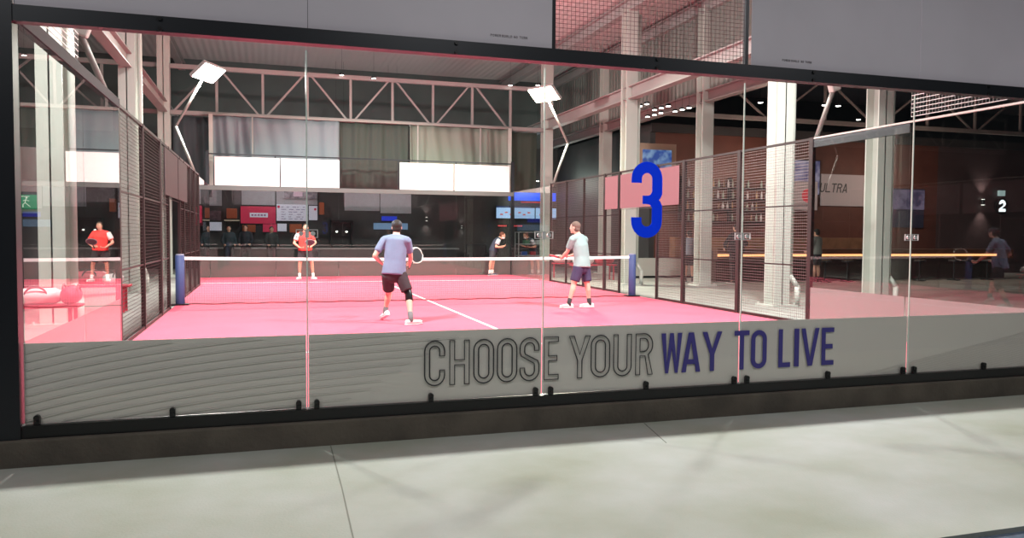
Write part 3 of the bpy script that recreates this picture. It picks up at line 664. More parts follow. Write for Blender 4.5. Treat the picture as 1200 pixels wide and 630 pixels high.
# ------------------------------------------------------------------ bar on the right
t = thing('bar_counter', 'long bar counter with an orange light strip along its front', 'bar counter', (21, 15, 0))
MB().span((15.0, 14.6, .96), (27.0, 15.3, 1.02)).obj('top', WOOD, t); MB().span((15.1, 14.85, -.01), (26.9, 15.2, .96)).obj('body', mat('bar_body', (.05, .028, .02), .5, noise=.2), t)
MB().span((15.0, 14.57, .79), (26.2, 14.60, .86)).obj('light_strip', mat('led_orange', (1, .5, .2), .5, emit=(1, .48, .20), estr=1.7), t)
MB().span((15.0, 14.60, .70), (27.0, 14.85, .96)).obj('apron', WOOD, t)
for i in range(7):
    x = 16.55+1.45*i+(.6 if i == 1 else 0)
    t = thing('bar_stool', 'dark bar stool before the bar, number of seats from the blue-number column', 'stool', (x, 14.1, 0), 'bar stools along the counter') if False else thing('bar_stool', 'dark round bar stool standing before the bar counter', 'stool', (x, 14.1, 0), 'bar stools along the counter')
    MB().cyl((x, 14.1, .62), (x, 14.1, .68), .18).obj('seat', DK, t); MB().cyl((x, 14.1, .02), (x, 14.1, .62), .025).obj('stem', BLACK, t); MB().cyl((x, 14.1, -.01), (x, 14.1, .02), .2).obj('foot', BLACK, t)
t = thing('bottle_shelf', 'tall dark bottle shelf on the brown wall behind the bar', 'shelf', (17.3, 18, 1.8))
m = MB()
for z in (1.95, 2.35, 2.75, 3.15): m.span((15.5, 17.78, z-.03), (19.6, 17.99, z))
for x in (15.5, 17.5, 19.57): m.span((x, 17.78, 1.92), (x+.04, 17.99, 3.5))
m.obj('frame', BLACK, t)
bc = [mat('bottle_glass', c, .15, emit=c, estr=.12) for c in ((.35, .22, .12), (.25, .28, .22), (.45, .42, .40), (.18, .1, .06))]
proto = {}
rb = random.Random(5)
where = {1.95: 'lowest', 2.35: 'second', 2.75: 'third', 3.15: 'top'}
for z in (1.95, 2.35, 2.75, 3.15):
    for i in range(20):
        if rb.random() < .2: continue
        x = 15.65+i*.2+rb.uniform(-.03, .03); k = rb.randrange(4)
        if k not in proto:
            b = MB(); b.loft([((0, 0, .01), .042, .042), ((0, 0, .18), .042, .042), ((0, 0, .22), .016, .016), ((0, 0, .29), .015, .015)], (1, 0, 0), 10, 1)
            proto[k] = b.obj('bottle', bc[k], smooth=True); o = proto[k]
        else: o = proto[k].copy(); COL.objects.link(o)
        o.location = (x, 17.87, z-.0); tag(o, 'small bottle standing on the dark shelf behind the bar', 'bottle', 'bottles behind the bar')
tag(MB().span((15.2, 17.6, -.01), (23.4, 17.99, 1.38)).obj('back_counter', mat('back_counter_wood', (.30, .15, .08), .5, noise=.35, nscale=3), bevel=.01), 'brown back counter along the wall behind the bar', 'counter')
t = thing('wall_television', 'television with a violet picture on the brown wall behind the bar', 'television', (20.7, 17.9, 3))
MB().span((20.0, 17.9, 2.95), (21.38, 17.97, 4.25)).obj('bezel', BLACK, t)
def screen_mat(name, c1, c2, sc, s):
    m = mat(name, (.05, .05, .08), .3); n, l = nodes(m); b = n['Principled BSDF']; tc = n.new('ShaderNodeTexCoord'); x = n.new('ShaderNodeTexNoise'); x.inputs['Scale'].default_value = sc
    r = n.new('ShaderNodeValToRGB'); r.color_ramp.elements[0].position = .4; r.color_ramp.elements[0].color = (*c1, 1); r.color_ramp.elements[1].position = .6; r.color_ramp.elements[1].color = (*c2, 1)
    l.new(tc.outputs['Object'], x.inputs['Vector']); l.new(x.outputs['Fac'], r.inputs[0]); l.new(r.outputs[0], b.inputs['Emission Color']); b.inputs['Emission Strength'].default_value = s; return m
MB().span((20.03, 17.885, 2.98), (21.35, 17.90, 4.22)).obj('display', screen_mat('violet_picture', (.08, .08, .25), (.5, .45, .65), 3, .42), t)
t = thing('wall_sign', 'pale board with italic letters ULTRA behind the bar', 'sign', (22.5, 17.9, 2.6))
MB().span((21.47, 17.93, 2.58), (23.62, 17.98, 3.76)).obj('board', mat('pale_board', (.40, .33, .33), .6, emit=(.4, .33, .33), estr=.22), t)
word('ULTRA', 21.38, 3.08, .34, .22, .035, BLACKP, t, 17.92, t=.045, shear=.18)
t = thing('wall_sign', 'pale poster with a red disc between the white column and the board', 'sign', (20.6, 17.8, 2.4))
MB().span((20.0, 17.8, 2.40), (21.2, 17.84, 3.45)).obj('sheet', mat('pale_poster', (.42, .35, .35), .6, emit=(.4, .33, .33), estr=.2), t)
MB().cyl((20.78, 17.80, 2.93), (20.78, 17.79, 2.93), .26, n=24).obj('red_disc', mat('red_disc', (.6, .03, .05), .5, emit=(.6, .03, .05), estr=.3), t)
tag(MB().span((23.45, 17.9, 1.0), (24.05, 17.96, 1.95)).obj('notice_board', bpy.data.materials['pale_board']), 'small pale notice board right of the long bar sign', 'sign')
t = thing('television', 'blue television in a beige frame above the blue number', 'television', (13.6, 16, 3))
FX = 13.62
MB().span((12.95, 16.0, 3.0), (14.3, 16.12, 4.35)).obj('surround', mat('beige_frame', (.36, .25, .18), .6), t); MB().span((13.1, 15.97, 3.30), (14.12, 16.0, 4.15)).obj('display', screen_mat('blue_picture', (.02, .10, .45), (.30, .50, .80), 4, .6), t)
t = thing('television', 'dim reflection of the violet television, modelled left of the plum wall', 'television', (25.5, 17.8, 2))
MB().span((24.7, 17.86, 2.5), (26.25, 17.92, 3.25)).obj('display', screen_mat('reflected_picture', (.05, .04, .10), (.25, .2, .32), 3, .4), t); MB().span((24.6, 17.92, 1.8), (26.3, 17.97, 3.3)).obj('mount', mat('dusk_panel', (.04, .045, .09), .6), t)  # reflection of the bar television, modelled as a glowing panel
t = thing('round_sign', 'round lit sign with a white number 2 on the plum wall', 'sign', (30.2, 17.9, 2.4))
MB().cyl((30.2, 17.95, 2.72), (30.2, 17.85, 2.72), .33, n=24).obj('disc', BLACK, t)
letter('2', 30.03, 30.38, 2.48, .48, .12, mat('white_glow', (1, 1, 1), .5, emit=(.85, .95, 1), estr=1.6), t, y=17.84, name='numeral')
MB().span((30.05, 17.85, 3.12), (30.35, 17.95, 3.34)).obj('top_lamp', mat('teal_glow', (.3, .4, .4), .5, emit=(.4, .55, .55), estr=.6), t)
# white low wall and red tables right of the court
t = thing('low_wall', 'white low counter wall with a dark foot behind the right net post', 'counter', (14.6, 17.4, 0))
MB().span((13.3, 17.3, .06), (17.6, 17.45, .66)).obj('panel', mat('pale_counter', (.50, .49, .45), .6), t); MB().span((13.3, 17.28, -.01), (17.6, 17.46, .06)).obj('foot', BLACK, t)
REDC = mat('red_cloth', (.55, .02, .05), .6); WHC = mat('white_cloth', (.7, .68, .68), .6)
def bench(x, y, lb, m=REDC, l=1.5):
    t = thing('bench', lb, 'bench', (x, y, -.012), 'red benches beside the court')
    for k in range(3): MB().box((x, y-.14+.14*k, .46), (l, .12, .035)).obj('seat_slat', m, t, bevel=.008)
    for sx in (-1, 1):
        for sy in (-1, 1): MB().bar((x+sx*(l/2-.1), y+sy*.15, -.012), (x+sx*(l/2-.1), y+sy*.15, .445), .04).obj('leg', m, t)
    return t
bench(11.6, 18.3, 'red bench outside the far right corner'); bench(11.75, 16.7, 'red bench behind the player in the mint shirt')
def bag(x, y, z, rz, c, lb, sz=(.6, .28, .28)):
    t = thing('sports_bag', lb, 'bag', (x, y, z)); q = Matrix.Rotation(rz, 3, 'Z')
    b = MB(); b.loft([(Vector((x, y, z+sz[2]/2))+q@Vector((sz[0]*u, 0, 0)), sz[1]/2*f, sz[2]/2*f) for u, f in ((-.5, .7), (-.42, .95), (0, 1), (.42, .95), (.5, .7))], q@Vector((0, 1, 0)), 16); b.obj('body', mat('bag_cloth', c, .6), t, smooth=True)
    for s in (-1, 1):
        b = MB(); pts = [Vector((x, y, z))+q@Vector((sz[0]*.22*math.cos(a), s*sz[1]*.42, sz[2]*(.62+.45*math.sin(a)))) for a in [PI*i/8 for i in range(9)]]; b.tube(pts, .012, 8); b.obj('handle', mat('bag_strap', (.05, .05, .06), .6), t)
    b = MB().bar(Vector((x, y, z+sz[2]+.002))-q@Vector((sz[0]*.38, 0, 0)), Vector((x, y, z+sz[2]+.002))+q@Vector((sz[0]*.38, 0, 0)), .02, .008); b.obj('zip', BLACK, t)
    return t
bag(11.3, 18.3, .48, .1, (.75, .7, .7), 'white sports bag on the far red bench'); bag(12.0, 18.3, .48, .3, (.6, .05, .07), 'red sports bag on the far red bench')
bag(11.4, 16.7, .48, -.1, (.7, .68, .68), 'white sports bag on the red bench behind the player in mint'); bag(12.15, 16.72, .48, .2, (.5, .03, .06), 'red sports bag on the nearer right bench')
# left outside: benches with bags
bench(-1.1, 4.9, 'red bench close outside the left glass', l=.95); bench(-1.2, 9.0, 'red bench farther outside the left glass', l=1.1)
bag(-1.15, 4.85, .48, .3, (.75, .62, .62), 'white bag on the nearer left bench', (.55, .3, .22)); bag(-.74, 4.9, .48, 1.5, (.4, .03, .06), 'dark red bag at the end of the nearer left bench', (.34, .2, .24))
bag(-1.3, 9.0, .48, 0, (.55, .12, .15), 'reddish bag on the farther left bench', (.5, .25, .25)); bag(-.95, 9.05, .48, .9, (.65, .6, .6), 'pale bag at the right end of the farther left bench', (.35, .2, .2))
# exit sign and partition left
t = thing('exit_sign', 'green emergency exit sign with a white running figure and arrow', 'sign', (-2.6, 10, 1.8))
GRN = mat('exit_green', (.0, .25, .10), .5, emit=(.0, .30, .13), estr=.45); WG = mat('exit_white', (.8, .9, .8), .5, emit=(.75, .9, .75), estr=.5)
MB().span((-2.72, 9.96, 1.84), (-2.36, 10.0, 2.10)).obj('face', GRN, t)
m = MB(); yy = 9.955
m.bar((-2.47, yy, 2.07), (-2.62, yy, 2.07), .022, .01); m.cyl((-2.52, yy-.004, 2.045), (-2.52, yy+.004, 2.045), .018, n=12); m.bar((-2.53, yy, 2.02), (-2.545, yy, 1.955), .03, .01)
m.bar((-2.53, yy, 2.01), (-2.48, yy, 1.985), .014, .01); m.bar((-2.53, yy, 2.01), (-2.575, yy, 1.99), .014, .01); m.bar((-2.545, yy, 1.955), (-2.50, yy, 1.915), .018, .01); m.bar((-2.50, yy, 1.915), (-2.46, yy, 1.88), .016, .01); m.bar((-2.545, yy, 1.955), (-2.58, yy, 1.92), .018, .01); m.bar((-2.58, yy, 1.92), (-2.58, yy, 1.87), .016, .01)
m.obj('running_figure', WG, t)
m = MB(); m.bar((-2.64, yy, 1.97), (-2.69, yy, 1.97), .02, .01); m.box((-2.675, yy, 1.985), (.04, .01, .014), Matrix.Rotation(.7, 3, 'Y')); m.box((-2.675, yy, 1.955), (.04, .01, .014), Matrix.Rotation(-.7, 3, 'Y')); m.obj('arrow', WG, t)
MB().span((-2.74, 9.95, 1.76), (-2.34, 9.99, 1.835)).obj('lower_strip', mat('exit_dim', (.2, .3, .22), .5), t)
struct(MB().span((-9, 10.02, -.012), (-2.25, 10.14, 3.0)).obj('wall_left', mat('partition', (.045, .045, .05), .6)), 'dark partition carrying the exit sign')
tag(MB().span((-6, 9.97, 2.16), (-2.26, 10.02, 2.98)).obj('wall_panel', mat('rosy_panel', (.30, .23, .23), .7)), 'dull rosy panel on the partition above the exit sign', 'panel')

# ------------------------------------------------------------------ ceiling downlights
DLM = mat('downlight_glow', (1, 1, 1), .5, emit=(1, .96, .9), estr=14)
def downlight(x, y, z, lb, g, top=8.25):
    t = thing('downlight', lb, 'ceiling lamp', (x, y, z), g)
    MB().cyl((0, 0, 0), (0, 0, .06), .075, n=14).obj('housing', BLACK, t).matrix_parent_inverse = Matrix.Identity(4)
    MB().cyl((0, 0, -.012), (0, 0, 0), .065, n=14).obj('lens', DLM, t).matrix_parent_inverse = Matrix.Identity(4)
    MB().cyl((0, 0, .1), (0, 0, top-z), .004, n=6).obj('hanger', BLACK, t).matrix_parent_inverse = Matrix.Identity(4)
    return t
DL = [(12.39, 15.57), (12.16, 14.73), (12.15, 14.33), (12.17, 13.94), (12.42, 15.21), (13.31, 16.1), (12.88, 14.81), (12.9, 14.43), (12.93, 14.06), (13.33, 15.68), (13.34, 15.27), (13.6, 14.86), (13.64, 14.5), (13.65, 14.12), (15.06, 12.63), (16.19, 12.69), (17.03, 12.39), (17.5, 12.38), (19.25, 12.4), (19.95, 14.35), (20.59, 14.31), (21.2, 14.71), (21.22, 14.29)]
d0 = downlight(*DL[0], 5.2, 'tiny bright downlight hanging below the roof right of the court', 'small downlights right of the court')
for x, y in DL[1:]: copy_tree(d0, (x, y, 5.2), d0['label'])
for (x, y, z), lb in zip([(4.19, 20.8, 6.8), (5.27, 20.8, 6.76), (10.19, 20.8, 6.83), (11.24, 20.8, 6.9)], ['left one of the two downlights at the truss centre', 'right one of the two downlights at the truss centre', 'downlight at the truss left of the yellow floodlight', 'downlight at the truss closest to the yellow floodlight']):
    downlight(x, y, z, lb, 'downlights at the white truss')
for (x, y, z), lb in zip([(4.39, 25.5, 3.52), (4.69, 25.5, 3.46), (6.47, 25.5, 3.47), (6.82, 25.5, 3.55), (12.91, 25.5, 3.74)], ['leftmost reflected lamp spot in the gap between the far banners', 'second reflected lamp spot from the left in the gap between the far banners', 'third reflected lamp spot in the gap between the far banners', 'rightmost reflected lamp spot in the gap between the far banners', 'reflected lamp spot above the long blue sign']):
    downlight(x, y, z, lb, 'reflected lamp spots built before the back wall')  # lamp reflections from the walkway side, built as hanging downlights
light('POINT', 'bar_fill', (18, 15.8, 3.6), 130, (1, .72, .6), .3)  # added point lights without fixtures, filling the bar
light('POINT', 'bar_fill', (24, 15.8, 3.6), 110, (1, .72, .6), .3)
light('POINT', 'hall_fill', (13.5, 24.5, 3.6), 90, (.8, .95, .85), .3)  # added point lights without fixtures, brightening the back wall
light('POINT', 'hall_fill', (2, 24.3, 3.7), 110, (.9, .95, 1), .3)
light('POINT', 'hall_fill', (7, 24.3, 3.7), 90, (.9, .95, 1), .3)
# unseen lamps, and a slab to carry them, added to light the walkway front
struct(MB().span((-34, -7.5, 5.52), (46, -1.2, 5.7)).obj('ceiling', DARKWALL), 'unseen slab added to carry the walkway fill lamps')
FILL_GLOW = mat('walkway_fill_glow', (1, 1, 1), .5, emit=(.95, 1, .92), estr=6)
for x, y, lb in ((-1.5, -4.6, 'unseen round fill lamp added over the walkway, left'), (3.9, -4.6, 'unseen round fill lamp added over the walkway, middle'), (9.3, -4.6, 'unseen round fill lamp added over the walkway, right')):
    t = thing('walkway_fill_lamp', lb, 'lamp', (x, y, 5.4), 'fill lamps added over the walkway')
    MB().cyl((x, y, 5.4), (x, y, 5.52), .2, n=20).obj('housing', WHITE_ST, t); MB().cyl((x, y, 5.385), (x, y, 5.4), .17, n=20).obj('lens', FILL_GLOW, t)
    light('AREA', 'walkway_fill_light', (x, y, 5.36), 150*FILL_W, (1, .99, .96), .34, .34, (x, y+.8, 0))

# ------------------------------------------------------------------ people
def basis(f):
    f = Vector(f); f.z = 0; f.normalize(); return f, Vector((f.y, -f.x, 0))    # forward, right
def remesh(o, vs, sm=4):
    r = o.modifiers.new('join', 'REMESH'); r.mode = 'VOXEL'; r.voxel_size = vs; r.use_smooth_shade = True
    s = o.modifiers.new('soft', 'SMOOTH'); s.factor = .5; s.iterations = sm
def hand(m, wr, d, palm, curl=.9, s=1, right=True):
    """palm block, four unequal two-joint fingers and a thumb leaving the side of the palm"""
    d = Vector(d).normalized(); palm = Vector(palm); palm = (palm-d*palm.dot(d)).normalized(); side = d.cross(palm)*(1 if right else -1)
    wr = Vector(wr); m.loft([(wr, .022*s, .017*s), (wr+d*.035*s, .034*s, .016*s), (wr+d*.085*s, .040*s, .014*s)], side, 12)
    for k, L in enumerate((.072, .082, .076, .058)):
        b = wr+d*.085*s+side*(.030-.020*k)*s; a1 = curl*.7; a2 = curl*1.6; a3 = curl*2.4
        p1 = b+(d*math.cos(a1)+palm*math.sin(a1))*L*.45*s; p2 = p1+(d*math.cos(a2)+palm*math.sin(a2))*L*.33*s; p3 = p2+(d*math.cos(a3)+palm*math.sin(a3))*L*.25*s
        for q0, q1, r in ((b-d*.01, p1, .0095), (p1, p2, .0088), (p2, p3, .008)): m.loft([(q0, r*s, r*s), (q1, r*s*.95, r*s*.95)], side, 8)
    b = wr+d*.03*s+side*.03*s; p1 = b+(side*.7+d*.5+palm*.4).normalized()*.038*s; p2 = p1+(side*.1+d*.6+palm*.8).normalized()*.032*s
    m.loft([(b, .013*s, .012*s), (p1, .011*s, .011*s)], palm, 8); m.loft([(p1, .0105*s, .0105*s), (p2, .0085*s, .0085*s)], palm, 8)
def person(label, P, face, look, skin, shirt, shorts, shoe, sock, hair=None, cap=None, vox=.009, long=False, group=None, w=1.0, brace=None, sleeve=None, beard=None):
    """P: world points pel, waist, chest, neck, head, shL/shR, elL/elR, wrL/wrR, hipL/hipR, knL/knR, anL/anR, toeL/toeR (directions), handL/handR (directions)"""
    V = {k: Vector(v) for k, v in P.items()}
    f, r = basis(face); lf = Vector(look).normalized(); lr = lf.cross(Vector((0, 0, 1))).normalized(); lu = lr.cross(lf)
    base = (V['anL']+V['anR'])/2
    t = thing('person', label, 'person', (base.x, base.y, 0), group)
    H = V['head']; m = MB(); sr = (V['shR']-V['shL']).normalized()
    hr = (V['hipR']-V['hipL']).normalized()
    m.loft([(V['pel']-Vector((0, 0, .07)), .11*w, .09*w), (V['pel'], .155*w, .115*w), (V['waist'], .135*w, .10*w), (V['chest'], .16*w, .115*w), ((V['shL']+V['shR'])/2, .15*w, .085*w), (V['neck'], .07, .065)], hr+sr, 22)
    m.loft([(V['shL'], .055, .055), (V['neck']-Vector((0, 0, .035)), .07, .06), (V['shR'], .055, .055)], f, 14)
    m.loft([(V['neck']-Vector((0, 0, .03)), .065, .065), (V['neck']+(H-V['neck'])*.5, .053, .056), (H-lf*.02, .05, .055)], lr, 16)
    # head: cranium, jaw, cheeks, nose, brow, lips, ears, chin
    R = Matrix((lr, lf, lu)).transposed()
    m.ell(H+lu*.025-lf*.008, (.075, .095, .088), R); m.ell(H-lu*.035+lf*.022, (.058, .068, .075), R); m.ell(H-lu*.092+lf*.062, (.024, .02, .018), R)
    m.loft([(H+lf*.082+lu*.022, .009, .008), (H+lf*.104-lu*.018, .014, .011)], lr, 10); m.ell(H+lf*.078+lu*.035, (.045, .014, .009), R); m.ell(H+lf*.082-lu*.052, (.024, .012, .007), R); m.ell(H+lf*.080-lu*.064, (.02, .012, .006), R)
    for s in (-1, 1):
        m.ell(H+lr*s*.076-lf*.008-lu*.005, (.010, .018, .030), R); m.ell(H+lr*s*.036+lf*.062-lu*.025, (.024, .02, .024), R)
    for k, s in (('L', -1), ('R', 1)):
        sh, el, wr = V['sh'+k], V['el'+k], V['wr'+k]
        m.loft([(sh, .056, .056), (sh+(el-sh)*.35, .050, .052), (el, .038, .038)], f, 14); m.loft([(el, .038, .038), (el+(wr-el)*.3, .042, .038), (wr, .026, .022)], f, 14)
        hand(m, wr, V['hand'+k], V.get('palm'+k, -r*s), P_curl.get(k, .9), 1, k == 'L')
        hp, kn, an = V['hip'+k], V['kn'+k], V['an'+k]
        m.loft([(hp, .088*w, .09*w), (hp+(kn-hp)*.5, .072*w, .075*w), (kn, .052, .055)], r, 16)
        m.loft([(kn, .052, .054), (kn+(an-kn)*.3-f*.012, .054, .056), (kn+(an-kn)*.7, .038, .040), (an, .033, .036)], r, 16)
        td = V['toe'+k].normalized(); m.loft([(an-Vector((0, 0, .03)), .034, .036), (an+td*.10-Vector((0, 0, .055)), .038, .025)], td.cross(Vector((0, 0, 1))), 12)
    body = m.obj('body', skin, t); remesh(body, vox, 3)
    # eyes
    for s in (-1, 1):
        e = MB().ell(H+lr*s*.030+lf*.081+lu*.012, (.013, .008, .008), R, 12).obj('eye', mat('eye_white', (.7, .7, .68), .3), t, smooth=True)
        MB().ell(H+lr*s*.030+lf*.0885+lu*.012, (.0055, .002, .0055), R, 10).obj('iris', mat('eye_dark', (.03, .02, .015), .3), e, smooth=True)
    # shirt
    m = MB(); hem = V['pel']-(V['waist']-V['pel'])*.15
    m.loft([(hem, .198*w, .155*w), (V['pel']*.5+V['waist']*.5, .186*w, .145*w), (V['waist'], .176*w, .135*w), (V['chest'], .182*w, .138*w), ((V['shL']+V['shR'])/2+(V['neck']-V['chest'])*.05, .165*w, .10*w), (V['neck']-(V['neck']-V['chest'])*.08, .075, .075)], hr+sr, 26, 1)
    m.loft([(V['shL'], .066, .066), (V['neck']*.82+V['chest']*.18, .085, .078), (V['shR'], .066, .066)], f, 18)
    for k in 'LR':
        sh, el = V['sh'+k], V['el'+k]; q = .98 if long else .66
        m.loft([(sh-(el-sh)*.0, .064, .064), (sh+(el-sh)*.35, .066, .064), (sh+(el-sh)*q, .068, .062)], f, 16)
        if long: m.loft([(el, .058, .058), (V['wr'+k]-(V['wr'+k]-el)*.08, .042, .042)], f, 14, 1)
    o = m.obj('jersey', shirt, t); remesh(o, vox*1.2, 9)
    if sleeve:
        sh, el = V['shR'], V['elR']; MB().loft([(sh+(el-sh)*-.05, .077, .077), (sh+(el-sh)*.35, .075, .075), (sh+(el-sh)*.64, .073, .071)], f, 16, 1).obj('white_sleeve', sleeve, t, smooth=True)
    # shorts or trousers
    m = MB(); m.loft([(V['pel']+Vector((0, 0, .06)), .165*w, .13*w), (V['pel']-Vector((0, 0, .03)), .17*w, .13*w), (V['pel']-Vector((0, 0, .10)), .13*w, .11*w)], hr, 22)
    for k in 'LR':
        hp, kn, an = V['hip'+k], V['kn'+k], V['an'+k]
        if long: m.loft([(hp, .10*w, .10*w), (kn, .075, .078), (an, .06, .065)], r, 16, 1)
        else: m.loft([(hp+Vector((0, 0, .02)), .105*w, .11*w), (hp+(kn-hp)*.45, .100*w, .105*w), (hp+(kn-hp)*.80, .095*w, .10*w)], r, 18, 1)
    o = m.obj('trousers' if long else 'shorts', shorts, t); remesh(o, vox*1.3, 3)
    for k in 'LR':
        an, kn = V['an'+k], V['kn'+k]; td = V['toe'+k].normalized(); sd = td.cross(Vector((0, 0, 1))).normalized(); un = sd.cross(td)
        if un.z < 0: un = -un
        if not long: MB().loft([(an+(kn-an)*.24, .045, .047), (an, .041, .044), (an-un*.05, .042, .05)], r, 14, 1).obj('sock', sock, t, smooth=True)
        A = an-un*.055
        so = MB().loft([(A-td*.075, .036, .040), (A-td*.02, .042, .045), (A+td*.06, .045, .034), (A+td*.13, .048, .026), (A+td*.185, .036, .018)], sd, 16).obj('shoe', shoe, t, smooth=True)
        MB().loft([(A-td*.09-un*.034, .038, .012), (A-td*.03-un*.034, .044, .012), (A+td*.10-un*.034, .050, .012), (A+td*.20-un*.028, .034, .010)], sd, 16).obj('sole', mat('sole_white', (.8, .8, .8), .6), so, smooth=True)
    if hair:
        m = MB(); m.ell(H+lu*.040-lf*.022, (.083, .096, .088), R); m.ell(H-lu*.02-lf*.045, (.074, .062, .07), R); o = m.obj('hair', hair, t); remesh(o, .008, 2)
    if cap:
        m = MB(); m.ell(H+lu*.045-lf*.012, (.088, .105, .083), R); o = m.obj('cap', cap, t); remesh(o, .008, 2)
        s = capdir.get(label[:12], 1); m = MB(); m.loft([(H+lf*s*.085+lu*.05, .07, .006), (H+lf*s*.155+lu*.035, .055, .006), (H+lf*s*.175+lu*.03, .03, .005)], lr, 16, 1); m.obj('cap_brim', cap, o, smooth=True)
    if beard:
        m = MB(); m.ell(H-lu*.072+lf*.030, (.058, .066, .046), R); m.obj('mask', beard, t, smooth=True)
    if brace:
        kn, hp, an = V['kn'+brace], V['hip'+brace], V['an'+brace]; MB().loft([(kn+(hp-kn)*.20, .070, .072), (kn, .060, .063), (kn+(an-kn)*.30, .062, .066)], r, 16, 1).obj('knee_brace', BLACK, t, smooth=True)
    return t
P_curl = {'L': .9, 'R': .9}; capdir = {}
def racket(grip, d, n, frame, facem, label):
    """grip point in the hand, direction of the head, normal of the face"""
    g = Vector(grip); d = Vector(d).normalized(); n = Vector(n); n = (n-d*n.dot(d)).normalized(); x = d.cross(n)
    t = thing('padel_racket', label, 'racket', tuple(g), 'padel rackets in the hands of the players')
    MB().cyl(g-d*.05, g+d*.11, .016, n=12).obj('handle', BLACK, t)
    c = g+d*.27; R = Matrix((x, d, n)).transposed(); b = bmesh.new(); N = 36; vs = []
    def shape(a, k): # teardrop
        u = math.sin(a)*.13; v = -math.cos(a)*.145; u *= (1-.25*max(0, -v/.145)); return c+x*u*k+d*v*k
    m = MB(); lo = [shape(2*PI*i/N, 1) for i in range(N)]
    for i in range(N): m.bar(lo[i], lo[(i+1) % N], .038, .018)
    m.bar(g+d*.09, shape(.5, 1), .016); m.bar(g+d*.09, shape(-.5, 1), .016); m.obj('frame', frame, t)
    m = MB()
    top = [m.bm.verts.new(shape(2*PI*i/N, .97)+n*.014) for i in range(N)]; bot = [m.bm.verts.new(shape(2*PI*i/N, .97)-n*.014) for i in range(N)]
    m.bm.faces.new(top); m.bm.faces.new(bot[::-1])
    for i in range(N): m.bm.faces.new((top[i], bot[i], bot[(i+1) % N], top[(i+1) % N]))
    fc = m.obj('face', facem, t)
    m = MB()
    for u in (-.06, -.03, 0, .03, .06):
        for v in (-.05, -.02, .01, .04, .07): m.cyl(c+x*u+d*v+n*.0145, c+x*u+d*v-n*.0145, .006, n=8); 
    m.obj('hole_pattern', BLACK, fc)
    return t
WSHOE = mat('white_shoe', (.82, .82, .80), .5); NSHOE = mat('navy_shoe', (.06, .07, .12), .5); GSOCK = mat('grey_sock', (.16, .16, .17), .8); BSOCK = mat('black_sock', (.03, .03, .035), .8)
HB = mat('brown_hair', (.07, .04, .025), .8, bump=.5, bscale=90); HG = mat('grey_brown_hair', (.16, .11, .09), .8, bump=.5, bscale=90); HK = mat('dark_hair', (.02, .015, .012), .8)
def cloth(n_, c, c2=None): return mat(n_, c, .8, bump=.5, bscale=9, col2=c2, nscale=5)
# A: blue-grey shirt, dark cap, back to us, turned right
A_ = dict(pel=(3.645, 5.98, .80), waist=(3.665, 6.0, .98), chest=(3.685, 6.04, 1.20), neck=(3.70, 6.07, 1.39), head=(3.715, 6.12, 1.525), shL=(3.505, 6.08, 1.325), shR=(3.865, 5.97, 1.315),
          elL=(3.345, 6.02, 1.07), elR=(3.935, 6.08, 1.055), wrL=(3.50, 6.24, .93), wrR=(3.955, 6.30, .90), hipL=(3.555, 6.02, .76), hipR=(3.745, 5.95, .76), knL=(3.60, 6.20, .46), knR=(3.865, 5.86, .46), anL=(3.555, 6.30, .16), anR=(3.855, 5.62, .095),
          toeL=(-.25, .9, -.35), toeR=(.93, .35, 0), handL=(.6, .75, 0), handR=(.2, .9, .2), palmL=(.6, -.4, .3), palmR=(-.8, .2, 0))
person('person in blue grey shirt, dark cap and black knee brace, seen from behind', A_, (.25, 1, 0), (.15, 1, -.02), SKIN2, cloth('shirt_blue_grey', (.19, .245, .37), (.16, .21, .33)), cloth('shorts_black', (.035, .022, .028)), WSHOE, GSOCK, hair=HK, cap=mat('cap_dark', (.035, .045, .06), .7), brace='R', vox=.008)
racket((3.975, 6.39, .88), (.32, .35, .42), (.5, -1, .1), mat('racket_white', (.8, .85, .75), .4), mat('racket_black', (.03, .035, .04), .4, noise=.2), 'black and white padel racket held by the player with the cap')
# B: mint shirt, navy shorts, facing left-away
B_ = dict(pel=(7.60, 7.66, .82), waist=(7.60, 7.68, 1.0), chest=(7.575, 7.70, 1.22), neck=(7.54, 7.72, 1.43), head=(7.475, 7.74, 1.565), shL=(7.375, 7.62, 1.345), shR=(7.72, 7.80, 1.335),
          elL=(7.32, 7.74, 1.09), elR=(7.74, 7.98, 1.10), wrL=(7.30, 7.96, .98), wrR=(7.50, 8.1, 1.0), hipL=(7.51, 7.62, .78), hipR=(7.69, 7.72, .78), knL=(7.415, 7.62, .47), knR=(7.715, 7.66, .45), anL=(7.31, 7.60, .10), anR=(7.765, 7.66, .10),
          toeL=(-.97, -.15, 0), toeR=(-.97, .05, 0), handL=(-.3, .9, .1), handR=(-.9, .3, 0), palmL=(.8, .2, 0), palmR=(0, -.5, -.8))
person('person in a pale mint shirt and navy shorts near the right fence, seen from behind', B_, (-.35, 1, 0), (-.75, .7, .0), SKIN2, cloth('shirt_mint', (.29, .42, .42), (.25, .37, .37)), cloth('shorts_navy', (.045, .035, .09)), WSHOE, BSOCK, hair=HG, vox=.008)
racket((7.28, 8.05, .98), (.12, 1, .0), (.3, .0, 1), mat('racket_red', (.6, .05, .08), .4), mat('racket_red_face', (.35, .02, .04), .4), 'red padel racket held by the player in mint')
